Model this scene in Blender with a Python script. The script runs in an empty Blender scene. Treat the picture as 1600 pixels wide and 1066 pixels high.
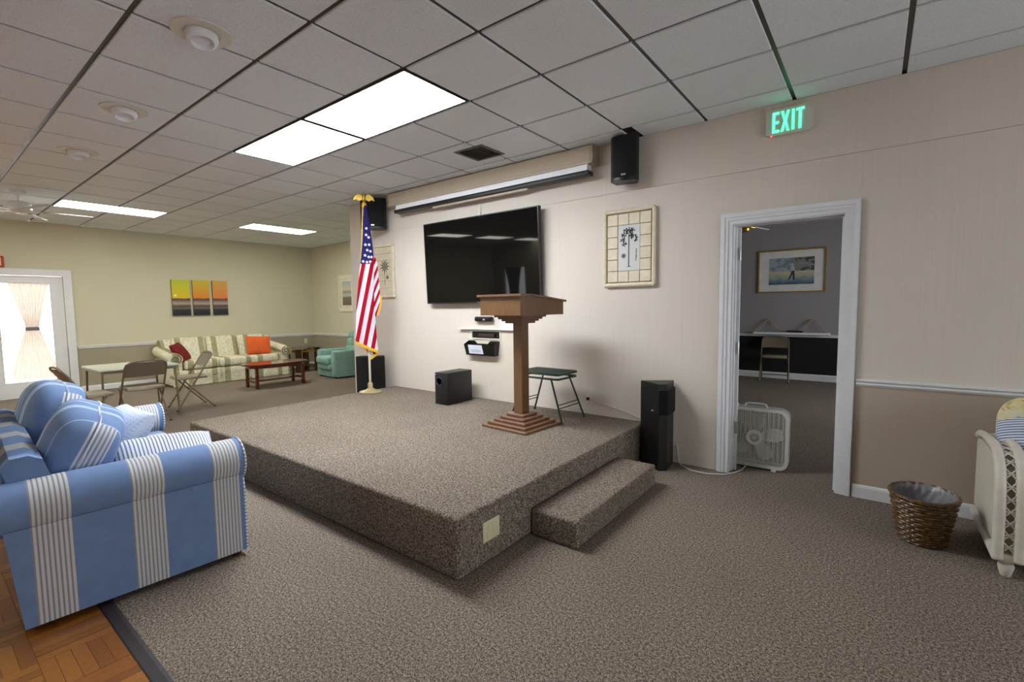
import bpy, bmesh, math, random
from mathutils import Vector, Matrix
random.seed(7)
PI = math.pi
COL = bpy.context.scene.collection
SC = bpy.context.scene

# ------------------------------------------------------------------ camera
CAMP = Vector((0.0, 0.0, 1.3966))
YAW, PITCH, ROLL, FPX = 0.6557, -0.0733, -0.0126, 737.04
def cam_axes():
    f0 = Vector((-math.sin(YAW), math.cos(YAW), 0)); r0 = Vector((math.cos(YAW), math.sin(YAW), 0)); u0 = Vector((0, 0, 1))
    f = f0*math.cos(PITCH)+u0*math.sin(PITCH); u = -f0*math.sin(PITCH)+u0*math.cos(PITCH)
    return r0*math.cos(ROLL)+u*math.sin(ROLL), -r0*math.sin(ROLL)+u*math.cos(ROLL), f
CR, CU, CF = cam_axes()
cd = bpy.data.cameras.new('camera'); cam = bpy.data.objects.new('camera', cd); COL.objects.link(cam)
cd.sensor_width = 36; cd.sensor_fit = 'HORIZONTAL'; cd.lens = 36*FPX/1600; cd.clip_start = .05; cd.clip_end = 200
cam.matrix_world = Matrix(((CR.x, CU.x, -CF.x, CAMP.x), (CR.y, CU.y, -CF.y, CAMP.y), (CR.z, CU.z, -CF.z, CAMP.z), (0, 0, 0, 1)))
SC.camera = cam
def in_view(p, m=60):
    d = Vector(p)-CAMP; z = d.dot(CF)
    if z < .05: return False
    x = 800+FPX*d.dot(CR)/z; y = 533-FPX*d.dot(CU)/z
    return -m < x < 1600+m and -m < y < 1066+m

# ------------------------------------------------------------------ world, exposure, portals
wd = bpy.data.worlds.new('world'); SC.world = wd; wd.use_nodes = True
bg = wd.node_tree.nodes['Background']; bg.inputs[0].default_value = (.93, .97, 1, 1); bg.inputs[1].default_value = 3.6
SC.view_settings.view_transform = 'Standard'; SC.view_settings.look = 'None'
SC.view_settings.gamma = 1; SC.view_settings.use_curve_mapping = False; SC.view_settings.exposure = 0.88
PANEL = 20.0          # emission of the fluorescent diffusers
FARPANEL = 10.0
def portal(name, loc, rot, sx, sy):
    l = bpy.data.lights.new(name, 'AREA'); l.shape = 'RECTANGLE'; l.size = sx; l.size_y = sy; l.cycles.is_portal = True
    o = bpy.data.objects.new(name, l); COL.objects.link(o); o.location = loc; o.rotation_euler = rot; return o
portal('portal_light', (-11.02, 1.3, 1.05), (PI/2, 0, -PI/2), .9, 1.9)
portal('portal_light', (-10.05, -5.25, 1.05), (-PI/2, PI, 0), .9, 2.0)
portal('portal_light', (3.45, -.95, 1.45), (PI/2, 0, PI/2), 1.8, 1.5)
portal('portal_light', (3.45, 2.25, 1.45), (PI/2, 0, PI/2), 1.8, 1.5)
portal('portal_light', (2.42, 7.3, 1.4), (PI/2, 0, PI/2), 3.4, 1.6)

# ------------------------------------------------------------------ materials
def lin(c):
    def f(v):
        v /= 255.0
        return v/12.92 if v <= .04045 else ((v+.055)/1.055)**2.4
    return (f(c[0]), f(c[1]), f(c[2]), 1)
class NT:
    def __init__(s, name):
        s.m = bpy.data.materials.new(name); s.m.use_nodes = True; s.t = s.m.node_tree; s.t.nodes.clear()
        s.out = s.t.nodes.new('ShaderNodeOutputMaterial')
    def n(s, typ, **kw):
        nd = s.t.nodes.new('ShaderNode'+typ)
        for k, v in kw.items(): setattr(nd, k, v)
        return nd
    def link(s, a, b): s.t.links.new(a, b)
    def math(s, op, a, b=None, c=None):
        nd = s.n('Math', operation=op)
        for i, v in enumerate((a, b, c)):
            if v is None: continue
            if isinstance(v, (int, float)): nd.inputs[i].default_value = v
            else: s.link(v, nd.inputs[i])
        return nd.outputs[0]
    def mix(s, fac, a, b):
        nd = s.n('Mix', data_type='RGBA')
        for sock, v in ((nd.inputs[0], fac), (nd.inputs[6], a), (nd.inputs[7], b)):
            if isinstance(v, (int, float, tuple)): sock.default_value = v
            else: s.link(v, sock)
        return nd.outputs[2]
    def noise(s, vec, scale, detail=2.0, rough=.5):
        nd = s.n('TexNoise'); nd.inputs['Scale'].default_value = scale; nd.inputs['Detail'].default_value = detail; nd.inputs['Roughness'].default_value = rough
        s.link(vec, nd.inputs['Vector']); return nd.outputs[0]
    def ramp(s, fac, stops):
        nd = s.n('ValToRGB'); e = nd.color_ramp.elements
        while len(e) < len(stops): e.new(.5)
        for el, (p, c) in zip(e, stops): el.position = p; el.color = c
        s.link(fac, nd.inputs[0]); return nd.outputs[0]
    def obj(s): return s.n('TexCoord').outputs['Object']
    def pos(s): return s.n('NewGeometry').outputs['Position']
    def uv(s): return s.n('TexCoord').outputs['UV']
    def xyz(s, v):
        nd = s.n('SeparateXYZ'); s.link(v, nd.inputs[0]); return nd.outputs
    def scale(s, v, sc):
        nd = s.n('Mapping'); nd.inputs['Scale'].default_value = sc; s.link(v, nd.inputs[0]); return nd.outputs[0]
    def bsdf(s, col, rough=.6, metal=0, bump=None, bstr=.3, bdist=.002, spec=.5, coat=0, emit=None, es=0, trans=0):
        p = s.n('BsdfPrincipled')
        if isinstance(col, tuple): p.inputs['Base Color'].default_value = col
        else: s.link(col, p.inputs['Base Color'])
        p.inputs['Roughness'].default_value = rough; p.inputs['Metallic'].default_value = metal
        p.inputs['Specular IOR Level'].default_value = spec; p.inputs['Coat Weight'].default_value = coat
        if emit: p.inputs['Emission Color'].default_value = emit; p.inputs['Emission Strength'].default_value = es
        if bump is not None:
            b = s.n('Bump'); b.inputs['Strength'].default_value = bstr; b.inputs['Distance'].default_value = bdist
            s.link(bump, b.inputs['Height']); s.link(b.outputs[0], p.inputs['Normal'])
        s.link(p.outputs[0], s.out.inputs[0]); return p
def mul(c, k): return (min(c[0]*k, 1), min(c[1]*k, 1), min(c[2]*k, 1), 1)
def pbr(name, rgb, rough=.6, metal=0, var=.07, vs=9, bump=0, bs=80, bd=.002, spec=.5, coat=0, world=False):
    t = NT(name); c = lin(rgb); v = t.pos() if world else t.obj()
    col = t.ramp(t.noise(v, vs, 3), [(.3, mul(c, 1-var)), (.7, mul(c, 1+var))]) if var else c
    t.bsdf(col, rough, metal, t.noise(v, bs, 2) if bump else None, bump, bd, spec, coat)
    return t.m
def emis(name, rgb, strength):
    t = NT(name); e = t.n('Emission'); e.inputs[0].default_value = lin(rgb); e.inputs[1].default_value = strength
    v = t.noise(t.obj(), 3, 1); t.link(t.math('MULTIPLY_ADD', v, strength*.04, strength*.98), e.inputs[1])
    t.link(e.outputs[0], t.out.inputs[0]); return t.m
def stripes(t, v, period, off, band, n, base, light, dark, axis):
    """bands of pin stripes on a plain cloth, along one axis of the thing"""
    a = t.xyz(v)[axis]
    ph = t.math('FRACT', t.math('DIVIDE', t.math('SUBTRACT', a, off), period))
    inband = t.math('LESS_THAN', ph, band/period)
    line = t.math('FRACT', t.math('MULTIPLY', ph, n*period/band))
    isl = t.math('GREATER_THAN', line, .42)
    return t.mix(inband, base, t.mix(isl, dark, light))
def striped(name, axis, period, off, band, n, base, light, dark, rough=.85):
    t = NT(name); v = t.obj()
    nz = t.noise(v, 14, 3)
    b = t.ramp(nz, [(.3, mul(lin(base), .93)), (.7, mul(lin(base), 1.07))])
    c = stripes(t, v, period, off, band, n, b, lin(light), lin(dark), axis)
    t.bsdf(c, rough, bump=t.noise(v, 500, 1), bstr=.15, bdist=.001, spec=.2); return t.m

def mk_carpet(name, cols):
    t = NT(name); v = t.pos()
    a = t.noise(v, 190, 2, .7); b = t.noise(v, 85, 2, .6); l = t.noise(v, 1.1, 2)
    f = t.math('ADD', t.math('MULTIPLY', a, .62), t.math('MULTIPLY', b, .38))
    c = t.ramp(f, [(.39, lin(cols[0])), (.5, lin(cols[1])), (.61, lin(cols[2]))])
    c = t.mix(t.math('MULTIPLY', t.math('SUBTRACT', l, .4), .5), c, mul(lin(cols[0]), 1.0))
    t.bsdf(c, .95, bump=f, bstr=.9, bdist=.006, spec=.1); return t.m
CARPET = mk_carpet('carpet_pile', ((60, 51, 43), (122, 110, 98), (176, 165, 151)))
def mk_wall(name, rgb):
    t = NT(name); v = t.pos(); c = lin(rgb)
    th = t.noise(t.scale(v, (160, 160, 2.2)), 1, 2); bl = t.noise(v, 1.3, 2)
    col = t.ramp(t.math('ADD', t.math('MULTIPLY', th, .5), t.math('MULTIPLY', bl, .5)), [(.32, mul(c, .965)), (.68, mul(c, 1.035))])
    t.bsdf(col, .8, bump=th, bstr=.25, bdist=.0015, spec=.25); return t.m
WALL = mk_wall('wallpaper_beige', (215, 206, 195)); WAINS = mk_wall('wallpaper_taupe', (184, 170, 155))
FWALL = mk_wall('wallpaper_cream', (208, 203, 180)); FWAINS = mk_wall('wallpaper_olive', (164, 156, 136))
BWALL = mk_wall('wall_grey', (150, 146, 146)); BWAINS = mk_wall('wainscot_black', (34, 34, 33))
REARWALL = mk_wall('wallpaper_plain', (196, 185, 165))
def mk_tile():
    t = NT('acoustic_tile'); v = t.pos()
    fine = t.noise(v, 150, 3, .7); mid = t.noise(v, 40, 2); big = t.noise(v, .9, 2)
    ri = t.n('ObjectInfo').outputs['Random']
    c = t.ramp(fine, [(.33, lin((206, 211, 217))), (.45, lin((232, 238, 245))), (.7, lin((238, 244, 251)))])
    c = t.mix(t.math('MULTIPLY', ri, .10), c, lin((196, 198, 200)))
    c = t.mix(t.math('MULTIPLY', t.math('SUBTRACT', big, .45), .25), c, lin((208, 208, 206)))
    t.bsdf(c, .9, bump=t.math('ADD', fine, mid), bstr=.6, bdist=.004, spec=.15); return t.m
TILE = mk_tile()
GRID = pbr('ceiling_grid_brown', (52, 42, 36), .38, var=.1)
WHITE = pbr('white_gloss_paint', (226, 228, 232), .32, var=.02)
WHITE2 = pbr('white_satin', (220, 220, 216), .45, var=.03)
CHROME = pbr('chrome', (190, 190, 195), .22, 1, var=.03)
BLACK = pbr('black_vinyl', (16, 16, 17), .42, var=.15)
BLACKCLOTH = pbr('speaker_cloth', (10, 10, 11), .85, var=.2, bump=.3, bs=400, bd=.001)
BLACKGLOSS = pbr('black_plastic', (14, 14, 15), .25, var=.05)
SILVER = pbr('silver_badge', (205, 207, 212), .3, .6, var=.02)
BEIGE = pbr('beige_enamel', (196, 182, 160), .45, var=.03)
BRASS = pbr('brass', (205, 170, 80), .28, .9, var=.08)
GOLD = pbr('gold_fringe', (226, 178, 40), .7, .0, var=.12, vs=60, bump=.6, bs=250)
PLATE = pbr('ivory_plate', (214, 208, 172), .4, var=.02)
PAPER = pbr('paper', (222, 226, 240), .7, var=.03)
def mk_wood(name, a, b, rough, sc=(3, 3, 30), coat=0.0):
    t = NT(name); v = t.scale(t.obj(), sc); n = t.noise(v, 2.2, 4, .6)
    t.bsdf(t.ramp(n, [(.3, lin(a)), (.7, lin(b))]), rough, bump=n, bstr=.08, bdist=.001, coat=coat); return t.m
LECT = mk_wood('walnut_lectern', (104, 73, 44), (118, 84, 52), .42, (20, 20, 3))
LECTEDGE = mk_wood('walnut_trim', (102, 70, 50), (126, 90, 66), .4, (20, 20, 3))
CHERRY = mk_wood('cherry_table', (70, 26, 18), (104, 42, 26), .16, (12, 3, 12), .6)
DKWOOD = mk_wood('dark_end_table', (48, 28, 18), (82, 50, 30), .3, (5, 5, 20))
def mk_parq():
    t = NT('parquet_oak'); ri = t.n('ObjectInfo').outputs['Random']; n = t.noise(t.scale(t.pos(), (18, 18, 18)), 3, 4)
    f = t.math('ADD', t.math('MULTIPLY', ri, .45), t.math('MULTIPLY', n, .45))
    t.bsdf(t.ramp(f, [(.1, lin((112, 66, 24))), (.45, lin((140, 86, 30))), (.75, lin((166, 110, 40))), (1, lin((190, 136, 54)))]), .3, coat=.3); return t.m
PARQ = mk_parq()
def glass():
    t = NT('window_glass'); a = t.n('BsdfTransparent'); g = t.n('BsdfGlossy'); g.inputs['Roughness'].default_value = .02
    m = t.n('MixShader'); fr = t.n('Fresnel'); fr.inputs[0].default_value = 1.3
    t.link(fr.outputs[0], m.inputs[0]); t.link(a.outputs[0], m.inputs[1]); t.link(g.outputs[0], m.inputs[2]); t.link(m.outputs[0], t.out.inputs[0]); return t.m
GLASS = glass()
def cloth_through(name, rgb, k=.5, axis=None):
    t = NT(name); d = t.n('BsdfDiffuse'); tr = t.n('BsdfTranslucent'); m = t.n('MixShader'); m.inputs[0].default_value = k
    c = t.ramp(t.noise(t.scale(t.obj(), (30, 30, 4)), 2, 3), [(.3, mul(lin(rgb), .85)), (.7, mul(lin(rgb), 1.1))])
    t.link(c, d.inputs[0]); t.link(c, tr.inputs[0]); t.link(d.outputs[0], m.inputs[1]); t.link(tr.outputs[0], m.inputs[2]); t.link(m.outputs[0], t.out.inputs[0]); return t.m
CURT = cloth_through('curtain_linen', (206, 190, 176), .5); CURTB = cloth_through('curtain_brown', (70, 55, 40), .2)
PANELM = emis('fluorescent_diffuser', (246, 250, 255), PANEL)
PANELF = emis('fluorescent_diffuser_far', (255, 253, 236), FARPANEL)

# ------------------------------------------------------------------ mesh builder
class MB:
    def __init__(s): s.v = []; s.f = []; s.mi = []; s.uv = {}
    def add(s, vs, fs, mi=0, M=None):
        b = len(s.v)
        s.v += [tuple(M @ Vector(p)) if M is not None else tuple(p) for p in vs]
        s.f += [tuple(b+i for i in f) for f in fs]; s.mi += [mi]*len(fs); return b
    def box(s, x0, x1, y0, y1, z0, z1, mi=0, M=None):
        v = [(x, y, z) for z in (z0, z1) for y in (y0, y1) for x in (x0, x1)]
        s.add(v, [(0, 2, 3, 1), (4, 5, 7, 6), (0, 1, 5, 4), (2, 6, 7, 3), (0, 4, 6, 2), (1, 3, 7, 5)], mi, M); return s
    def rbox(s, x0, x1, y0, y1, z0, z1, r=.02, seg=2, mi=0, M=None):
        bm = bmesh.new(); bmesh.ops.create_cube(bm, size=1)
        for v in bm.verts: v.co = Vector(((x0+x1)/2+v.co.x*(x1-x0), (y0+y1)/2+v.co.y*(y1-y0), (z0+z1)/2+v.co.z*(z1-z0)))
        bmesh.ops.bevel(bm, geom=list(bm.edges), offset=r, segments=seg, affect='EDGES', profile=.5, clamp_overlap=True)
        bm.verts.index_update()
        s.add([v.co.copy() for v in bm.verts], [[v.index for v in f.verts] for f in bm.faces], mi, M); bm.free(); return s
    def prism(s, poly, a, b, axis='z', mi=0, M=None):
        n = len(poly)
        def P(p, t): return {'z': (p[0], p[1], t), 'y': (p[0], t, p[1]), 'x': (t, p[0], p[1])}[axis]
        v = [P(p, a) for p in poly]+[P(p, b) for p in poly]
        f = [tuple(range(n))[::-1], tuple(range(n, 2*n))]+[(i, (i+1) % n, n+(i+1) % n, n+i) for i in range(n)]
        s.add(v, f, mi, M); return s
    def tube(s, path, r, n=8, closed=False, mi=0, M=None):
        P = [Vector(p) for p in path]; k = len(P); vs = []; fs = []; up = None
        for i, p in enumerate(P):
            if closed: d = P[(i+1) % k]-P[i-1]
            else: d = P[min(i+1, k-1)]-P[max(i-1, 0)]
            d.normalize()
            if up is None: up = Vector((0, 0, 1)) if abs(d.z) < .9 else Vector((1, 0, 0))
            a = d.cross(up)
            if a.length < 1e-4: a = d.cross(Vector((1, 0, 0)))
            a.normalize(); up = a.cross(d).normalized()
            rr = r[i] if isinstance(r, (list, tuple)) else r
            vs += [p+(a*math.cos(2*PI*j/n)+up*math.sin(2*PI*j/n))*rr for j in range(n)]
        for i in range(k if closed else k-1):
            for j in range(n):
                a0 = i*n+j; a1 = i*n+(j+1) % n; b0 = ((i+1) % k)*n+j; b1 = ((i+1) % k)*n+(j+1) % n
                fs.append((a0, a1, b1, b0))
        if not closed: fs += [tuple(range(n))[::-1], tuple(range((k-1)*n, k*n))]
        s.add(vs, fs, mi, M); return s
    def lathe(s, prof, n=24, mi=0, M=None, sx=1, sy=1):
        vs = []; fs = []; k = len(prof)
        for r, z in prof: vs += [(r*sx*math.cos(2*PI*j/n), r*sy*math.sin(2*PI*j/n), z) for j in range(n)]
        for i in range(k-1):
            for j in range(n): fs.append((i*n+j, i*n+(j+1) % n, (i+1)*n+(j+1) % n, (i+1)*n+j))
        if prof[0][0] > 1e-5: fs.append(tuple(range(n))[::-1])
        if prof[-1][0] > 1e-5: fs.append(tuple(range((k-1)*n, k*n)))
        s.add(vs, fs, mi, M); return s
    def sheet(s, fn, nu, nv, mi=0, M=None, uvf=None):
        vs = [fn(i/nu, j/nv) for j in range(nv+1) for i in range(nu+1)]
        b = s.add(vs, [(j*(nu+1)+i, j*(nu+1)+i+1, (j+1)*(nu+1)+i+1, (j+1)*(nu+1)+i) for j in range(nv) for i in range(nu)], mi, M)
        if uvf:
            for j in range(nv+1):
                for i in range(nu+1): s.uv[b+j*(nu+1)+i] = uvf(i/nu, j/nv)
        return s
    def pillow(s, w, h, t, M=None, e=2.0, pe=.5, pinch=.06, n=14, mi=0):
        """cushion: w along x, h along y, thickness t along z; two puffed faces joined at a seam"""
        for sg in (1, -1):
            def fn(u, v, sg=sg):
                a = u*2-1; b = v*2-1
                a = math.sin(a*PI/2); b = math.sin(b*PI/2)
                k = max((1-abs(a)**e)*(1-abs(b)**e), 0)**pe
                x = a*w/2*(1-pinch*(1-b*b)*a*a); y = b*h/2*(1-pinch*(1-a*a)*b*b)
                return (x if sg > 0 else -x, y, sg*k*t/2)
            s.sheet(fn, n, n, mi, M)
        return s
    def build(s, name, mats, parent=None, loc=None, smooth=False, weld=False, ang=None):
        me = bpy.data.meshes.new(name); me.from_pydata(s.v, [], s.f)
        if not isinstance(mats, (list, tuple)): mats = [mats]
        for m in mats: me.materials.append(m)
        if len(mats) > 1: me.polygons.foreach_set('material_index', s.mi)
        if s.uv:
            l = me.uv_layers.new(name='UVMap')
            for lp in me.loops: l.data[lp.index].uv = s.uv.get(lp.vertex_index, (0, 0))
        if weld:
            bm = bmesh.new(); bm.from_mesh(me); bmesh.ops.remove_doubles(bm, verts=bm.verts, dist=.0004); bmesh.ops.recalc_face_normals(bm, faces=bm.faces); bm.to_mesh(me); bm.free()
        if smooth:
            me.polygons.foreach_set('use_smooth', [True]*len(me.polygons))
            me.set_sharp_from_angle(angle=math.radians(ang or 40))
        me.update()
        o = bpy.data.objects.new(name, me); COL.objects.link(o)
        if parent: o.parent = parent
        if loc: o.location = loc
        return o
def T(x=0, y=0, z=0): return Matrix.Translation((x, y, z))
def R(a, ax): return Matrix.Rotation(math.radians(a), 4, ax)
def tag(o, label, cat, group=None):
    o['label'] = label; o['category'] = cat
    if group: o['group'] = group
    return o
def thing(name, label, cat, loc=(0, 0, 0), rz=0, group=None):
    o = bpy.data.objects.new(name, None); COL.objects.link(o); o.empty_display_size = .1
    o.location = loc; o.rotation_euler = (0, 0, math.radians(rz)); return tag(o, label, cat, group)
def struct(o): o['kind'] = 'structure'; return o
def stuff(o): o['kind'] = 'stuff'; return o
def copy_tree(o, parent=None):
    c = o.copy(); COL.objects.link(c)
    if parent: c.parent = parent
    for ch in [x for x in bpy.data.objects if x.parent == o]: copy_tree(ch, c)
    return c
def dup(o, label, loc, rz):
    c = copy_tree(o); c.location = loc; c.rotation_euler = (0, 0, math.radians(rz)); c['label'] = label; return c

# ================================================================== THE ROOM
W = 4.115; H = 2.881; XL = -10.97; XE = -6.13; YA = 6.25; XR = 3.4; YR = -5.2
DX0, DX1, DZ = -.93, -.18, 2.03
PX, PY = .6205, .6096; GX0, GY0 = -2.3834, .1949
YC = .53   # carpet edge
# floor
fl = struct(MB().box(-11.1, 3.5, YC, 10.1, -.12, 0).build('floor', CARPET))
pb = struct(MB().box(-11.1, 3.5, -5.35, YC, -.12, -.012).build('floor_parquet', GRID))
slat = {}
rest = MB(); npq = 0; B = .24
for i in range(-36, 26):
    for j in range(0, 24):
        x0 = -2.60+i*B; y0 = YC-.02-B*.12-j*B-B*0 if False else .492-(j+1)*B
        if x0 < -10.97 or x0+B > 3.4 or y0 < -5.2: continue
        if j < 0: continue
        vis = in_view((x0+B/2, y0+B/2, 0), 40)
        alt = (i+j) % 2
        for k in range(5):
            g = .0006
            if alt: bx = (x0+k*B/5+g, x0+(k+1)*B/5-g, y0+g, y0+B-g)
            else: bx = (x0+g, x0+B-g, y0+k*B/5+g, y0+(k+1)*B/5-g)
            if vis and npq < 290:
                dz = random.uniform(-.0006, .0006)
                o = MB().box(bx[0], bx[1], bx[2], bx[3], -.012, dz).build('parquet_slat', PARQ, pb); npq += 1
            elif vis or (k == 0 and x0 > -5 and x0 < 2 and y0 > -2):
                if vis: rest.box(bx[0], bx[1], bx[2], bx[3], -.012, 0)
                else: rest.box(x0+g, x0+B-g, y0+g, y0+B-g, -.012, 0)
            elif k == 0: rest.box(x0+g, x0+B-g, y0+g, y0+B-g, -.012, 0)
stuff(rest.build('parquet_field', PARQ, pb))
struct(MB().prism([(.49, 0.0), (.495, .006), (.53, .009), (.545, .004), (.545, 0.0)], -10.97, 3.4, 'x').build('trim_1', pbr('rubber_strip', (46, 40, 42), .6)))

# ceiling slab with hung tiles
ce = struct(MB().box(-11.1, 3.5, -5.35, 6.4, H+.013, H+.12).build('ceiling', GRID))
lights_cells = {}
def cell(m, k): return (GX0-(m+1)*PX, GX0-m*PX, GY0+k*PY, GY0+(k+1)*PY)   # m grows to the left, k grows to the front wall
fix = []   # (cells, far)
fix.append(([(0, 3), (1, 3)], False)); fix.append(([(2, 3), (3, 3)], False))
fix.append(([(10, 2), (10, 3)], True)); fix.append(([(10, 6), (10, 7)], True))
fix.append(([(10, -3), (10, -2)], True)); fix.append(([(10, -6), (10, -5)], True)); fix.append(([(10, -9), (10, -8)], True))
fix.append(([(4, -4), (5, -4)], True))
used = {c for f, _ in fix for c in f}
tf = MB(); TG = .0135; shared = {}; nt = 0
for m in range(-10, 15):
    for k in range(-9, 11):
        if (m, k) in used: continue
        x0, x1, y0, y1 = cell(m, k)
        cx0, cx1 = max(x0, XL), min(x1, XR)
        ymax = YA if cx1 <= XE+.35 else W
        cy0, cy1 = max(y0, YR), min(y1, ymax)
        if cx1-cx0 < .04 or cy1-cy0 < .03: continue
        if cx0 < XE < cx1 and cy1 > W: cx1 = XE
        if (m, k) == (-2, 6): cx0 = -1.672
        ax0 = cx0+(TG if cx0 == x0 else 0); ax1 = cx1-(TG if cx1 == x1 else 0)
        ay0 = cy0+(TG if cy0 == y0 else 0); ay1 = cy1-(TG if cy1 == y1 else 0)
        def tilemesh(mb, ox=0, oy=0):
            e = .003
            pts = [(ax0, ay0), (ax1, ay0), (ax1, ay1), (ax0, ay1)]
            v = [(px-ox, py-oy, H+.013) for px, py in pts]+[(px-ox, py-oy, H+e) for px, py in pts]
            q = [(ax0+e, ay0+e), (ax1-e, ay0+e), (ax1-e, ay1-e), (ax0+e, ay1-e)]
            v += [(px-ox, py-oy, H) for px, py in q]
            f = [(0, 1, 2, 3)]+[(i, i+4, (i+1) % 4+4, (i+1) % 4) for i in range(4)]+[(i+4, i+8, (i+1) % 4+8, (i+1) % 4+4) for i in range(4)]+[(11, 10, 9, 8)]
            mb.add(v, f)
        vis = any(in_view(p, 5) for p in ((ax0, ay0, H), (ax1, ay0, H), (ax0, ay1, H), (ax1, ay1, H), ((ax0+ax1)/2, (ay0+ay1)/2, H))) and nt < 298
        if vis:
            nt += 1
            key = (round(ax1-ax0, 4), round(ay1-ay0, 4))
            ox, oy = (ax0+ax1)/2, (ay0+ay1)/2
            if key not in shared:
                mb = MB(); tilemesh(mb, ox, oy); o = mb.build('ceiling_tile', TILE, ce, (ox, oy, 0)); shared[key] = o.data
            else:
                o = bpy.data.objects.new('ceiling_tile', shared[key]); COL.objects.link(o); o.parent = ce; o.location = (ox, oy, 0)
            o.location.z += random.uniform(0, .0012)
        else: tilemesh(tf)
stuff(tf.build('ceiling_tile_field', TILE, ce))
flabels = ['nearer big lit ceiling panel over the stage, right of the pair', 'second big lit ceiling panel over the stage, left of the pair',
           'long thin lit ceiling fixture at far left, beside the white ceiling fan', 'long thin lit ceiling fixture in the far corner, left of the flag',
           'ceiling fixture outside the view, first of the left row', 'ceiling fixture outside the view, second of the left row', 'ceiling fixture outside the view, last of the left row',
           'ceiling fixture behind the camera on the left']
for (cs, far), lb in zip(fix, flabels):
    xs = [cell(*c) for c in cs]; x0 = min(c[0] for c in xs)+.012; x1 = max(c[1] for c in xs)-.012; y0 = min(c[2] for c in xs)+.012; y1 = max(c[3] for c in xs)-.012
    t = thing('ceiling_light', lb, 'ceiling light', ((x0+x1)/2, (y0+y1)/2, H), 0, 'fluorescent ceiling panels')
    a, b = (x1-x0)/2, (y1-y0)/2; w = .012
    fr = MB().box(-a, a, -b, -b+w, .002, .0125).box(-a, a, b-w, b, .002, .0125).box(-a, -a+w, -b+w, b-w, .002, .0125).box(a-w, a, -b+w, b-w, .002, .0125)
    fr.build('frame', GRID, t)
    MB().box(-a+w, a-w, -b+w, b-w, .004, .0115).build('diffuser', PANELF if far else PANELM, t)

# front wall
wf = MB()
wf.box(XE, DX0, W+.006, W+.13, 0, H).box(DX1, XR, W+.006, W+.13, 0, H).box(DX0, DX1, W+.006, W+.13, DZ, H)
wfo = struct(wf.build('wall_front', WALL))
SE = 2.427
xs = [-.10+1.22*k for k in range(-5, 4)]
xs = [XE]+[x for x in xs if x > XE+.1]+[XR]
for a, b in zip(xs[:-1], xs[1:]):
    g = .0004
    MB().box(a+g, b-g, W, W+.006, SE+.002, H).build('wall_panel', WALL, wfo)
    lo = 0.80 if a > -.2 else 0
    p = MB()
    if a < DX0 < b:
        p.box(a+g, DX0, W, W+.006, 0, SE-.002).box(DX0, DX1, W, W+.006, DZ, SE-.002).box(DX1, b-g, W, W+.006, 0, SE-.002)
    else: p.box(a+g, b-g, W, W+.006, lo, SE-.002)
    p.build('wall_panel', WALL, wfo)
    if lo: MB().box(a+g, b-g, W, W+.006, 0, lo).build('wall_panel', WAINS, wfo)
struct(MB().box(XE, XE+.13, W+.13, YA, 0, H).build('wall_alcove_side', FWALL))
def two_tone(name, mb_up, mb_lo, up, lo):
    o = struct(mb_up.build(name, up)); q = mb_lo.build('wainscot', lo, o); return o
RZ = .80
two_tone('wall_alcove', MB().box(XL, XE+.13, YA, YA+.13, RZ, H), MB().box(XL, XE+.13, YA, YA+.13, 0, RZ), FWALL, FWAINS)
FD0, FD1, FDZ = .82, 1.76, 2.0
two_tone('wall_left', MB().box(XL-.13, XL, YR-.13, FD0, RZ, H).box(XL-.13, XL, FD1, YA+.13, RZ, H).box(XL-.13, XL, FD0, FD1, FDZ, H),
         MB().box(XL-.13, XL, YR-.13, FD0, 0, RZ).box(XL-.13, XL, FD1, YA+.13, 0, RZ), FWALL, FWAINS)
wr = MB(); prev = XL
for a, b, z0, z1 in ((-10.55, -9.55, 0, 2.1),):
    wr.box(prev, a, YR-.13, YR, 0, H)
    if z0 > 0: wr.box(a, b, YR-.13, YR, 0, z0)
    wr.box(a, b, YR-.13, YR, z1, H); prev = b
wr.box(prev, XR+.13, YR-.13, YR, 0, H); struct(wr.build('wall_rear', REARWALL))
wr = MB(); prev = YR
for i, (a, b) in enumerate(((-1.9, 0.0), (1.3, 3.2))):
    wr.box(XR, XR+.13, prev, a, 0, H).box(XR, XR+.13, a, b, 0, .7).box(XR, XR+.13, a, b, 2.2, H); prev = b
    f = MB(); w = .06
    f.box(XR+.03, XR+.1, a, b, .7, .7+w).box(XR+.03, XR+.1, a, b, 2.2-w, 2.2).box(XR+.03, XR+.1, a, a+w, .7+w, 2.2-w).box(XR+.03, XR+.1, b-w, b, .7+w, 2.2-w)
    wn = struct(f.build('window_%d' % (i+2), WHITE)); MB().box(XR+.06, XR+.068, a+w, b-w, .7+w, 2.2-w).build('pane', GLASS, wn)
wr.box(XR, XR+.13, prev, W+.13, 0, H); struct(wr.build('wall_right', REARWALL))
# windows behind the camera
for i, (a, b, z0, z1) in enumerate(((-10.55, -9.55, .02, 2.1),)):
    f = MB(); w = .06
    f.box(a, b, YR-.1, YR-.03, z0, z0+w).box(a, b, YR-.1, YR-.03, z1-w, z1).box(a, a+w, YR-.1, YR-.03, z0+w, z1-w).box(b-w, b, YR-.1, YR-.03, z0+w, z1-w)
    wn = struct(f.build('window_%d' % (i+1), WHITE)); MB().box(a+w, b-w, YR-.07, YR-.062, z0+w, z1-w).build('pane', GLASS, wn)
    if i == 0:
        def cu(u, v, a=a, b=b, z0=z0, z1=z1):
            wv = .5-.22*math.sin(v*PI); return (a+(b-a)*(.5+(u-.5)*2*wv*.75), YR+.03+.02*math.sin(u*40), z0+.05+(z1-z0-.1)*v)
        tag(MB().sheet(cu, 60, 12).build('curtain', CURTB, smooth=True), 'brown tied curtain on the glazed rear door', 'curtain')

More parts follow.
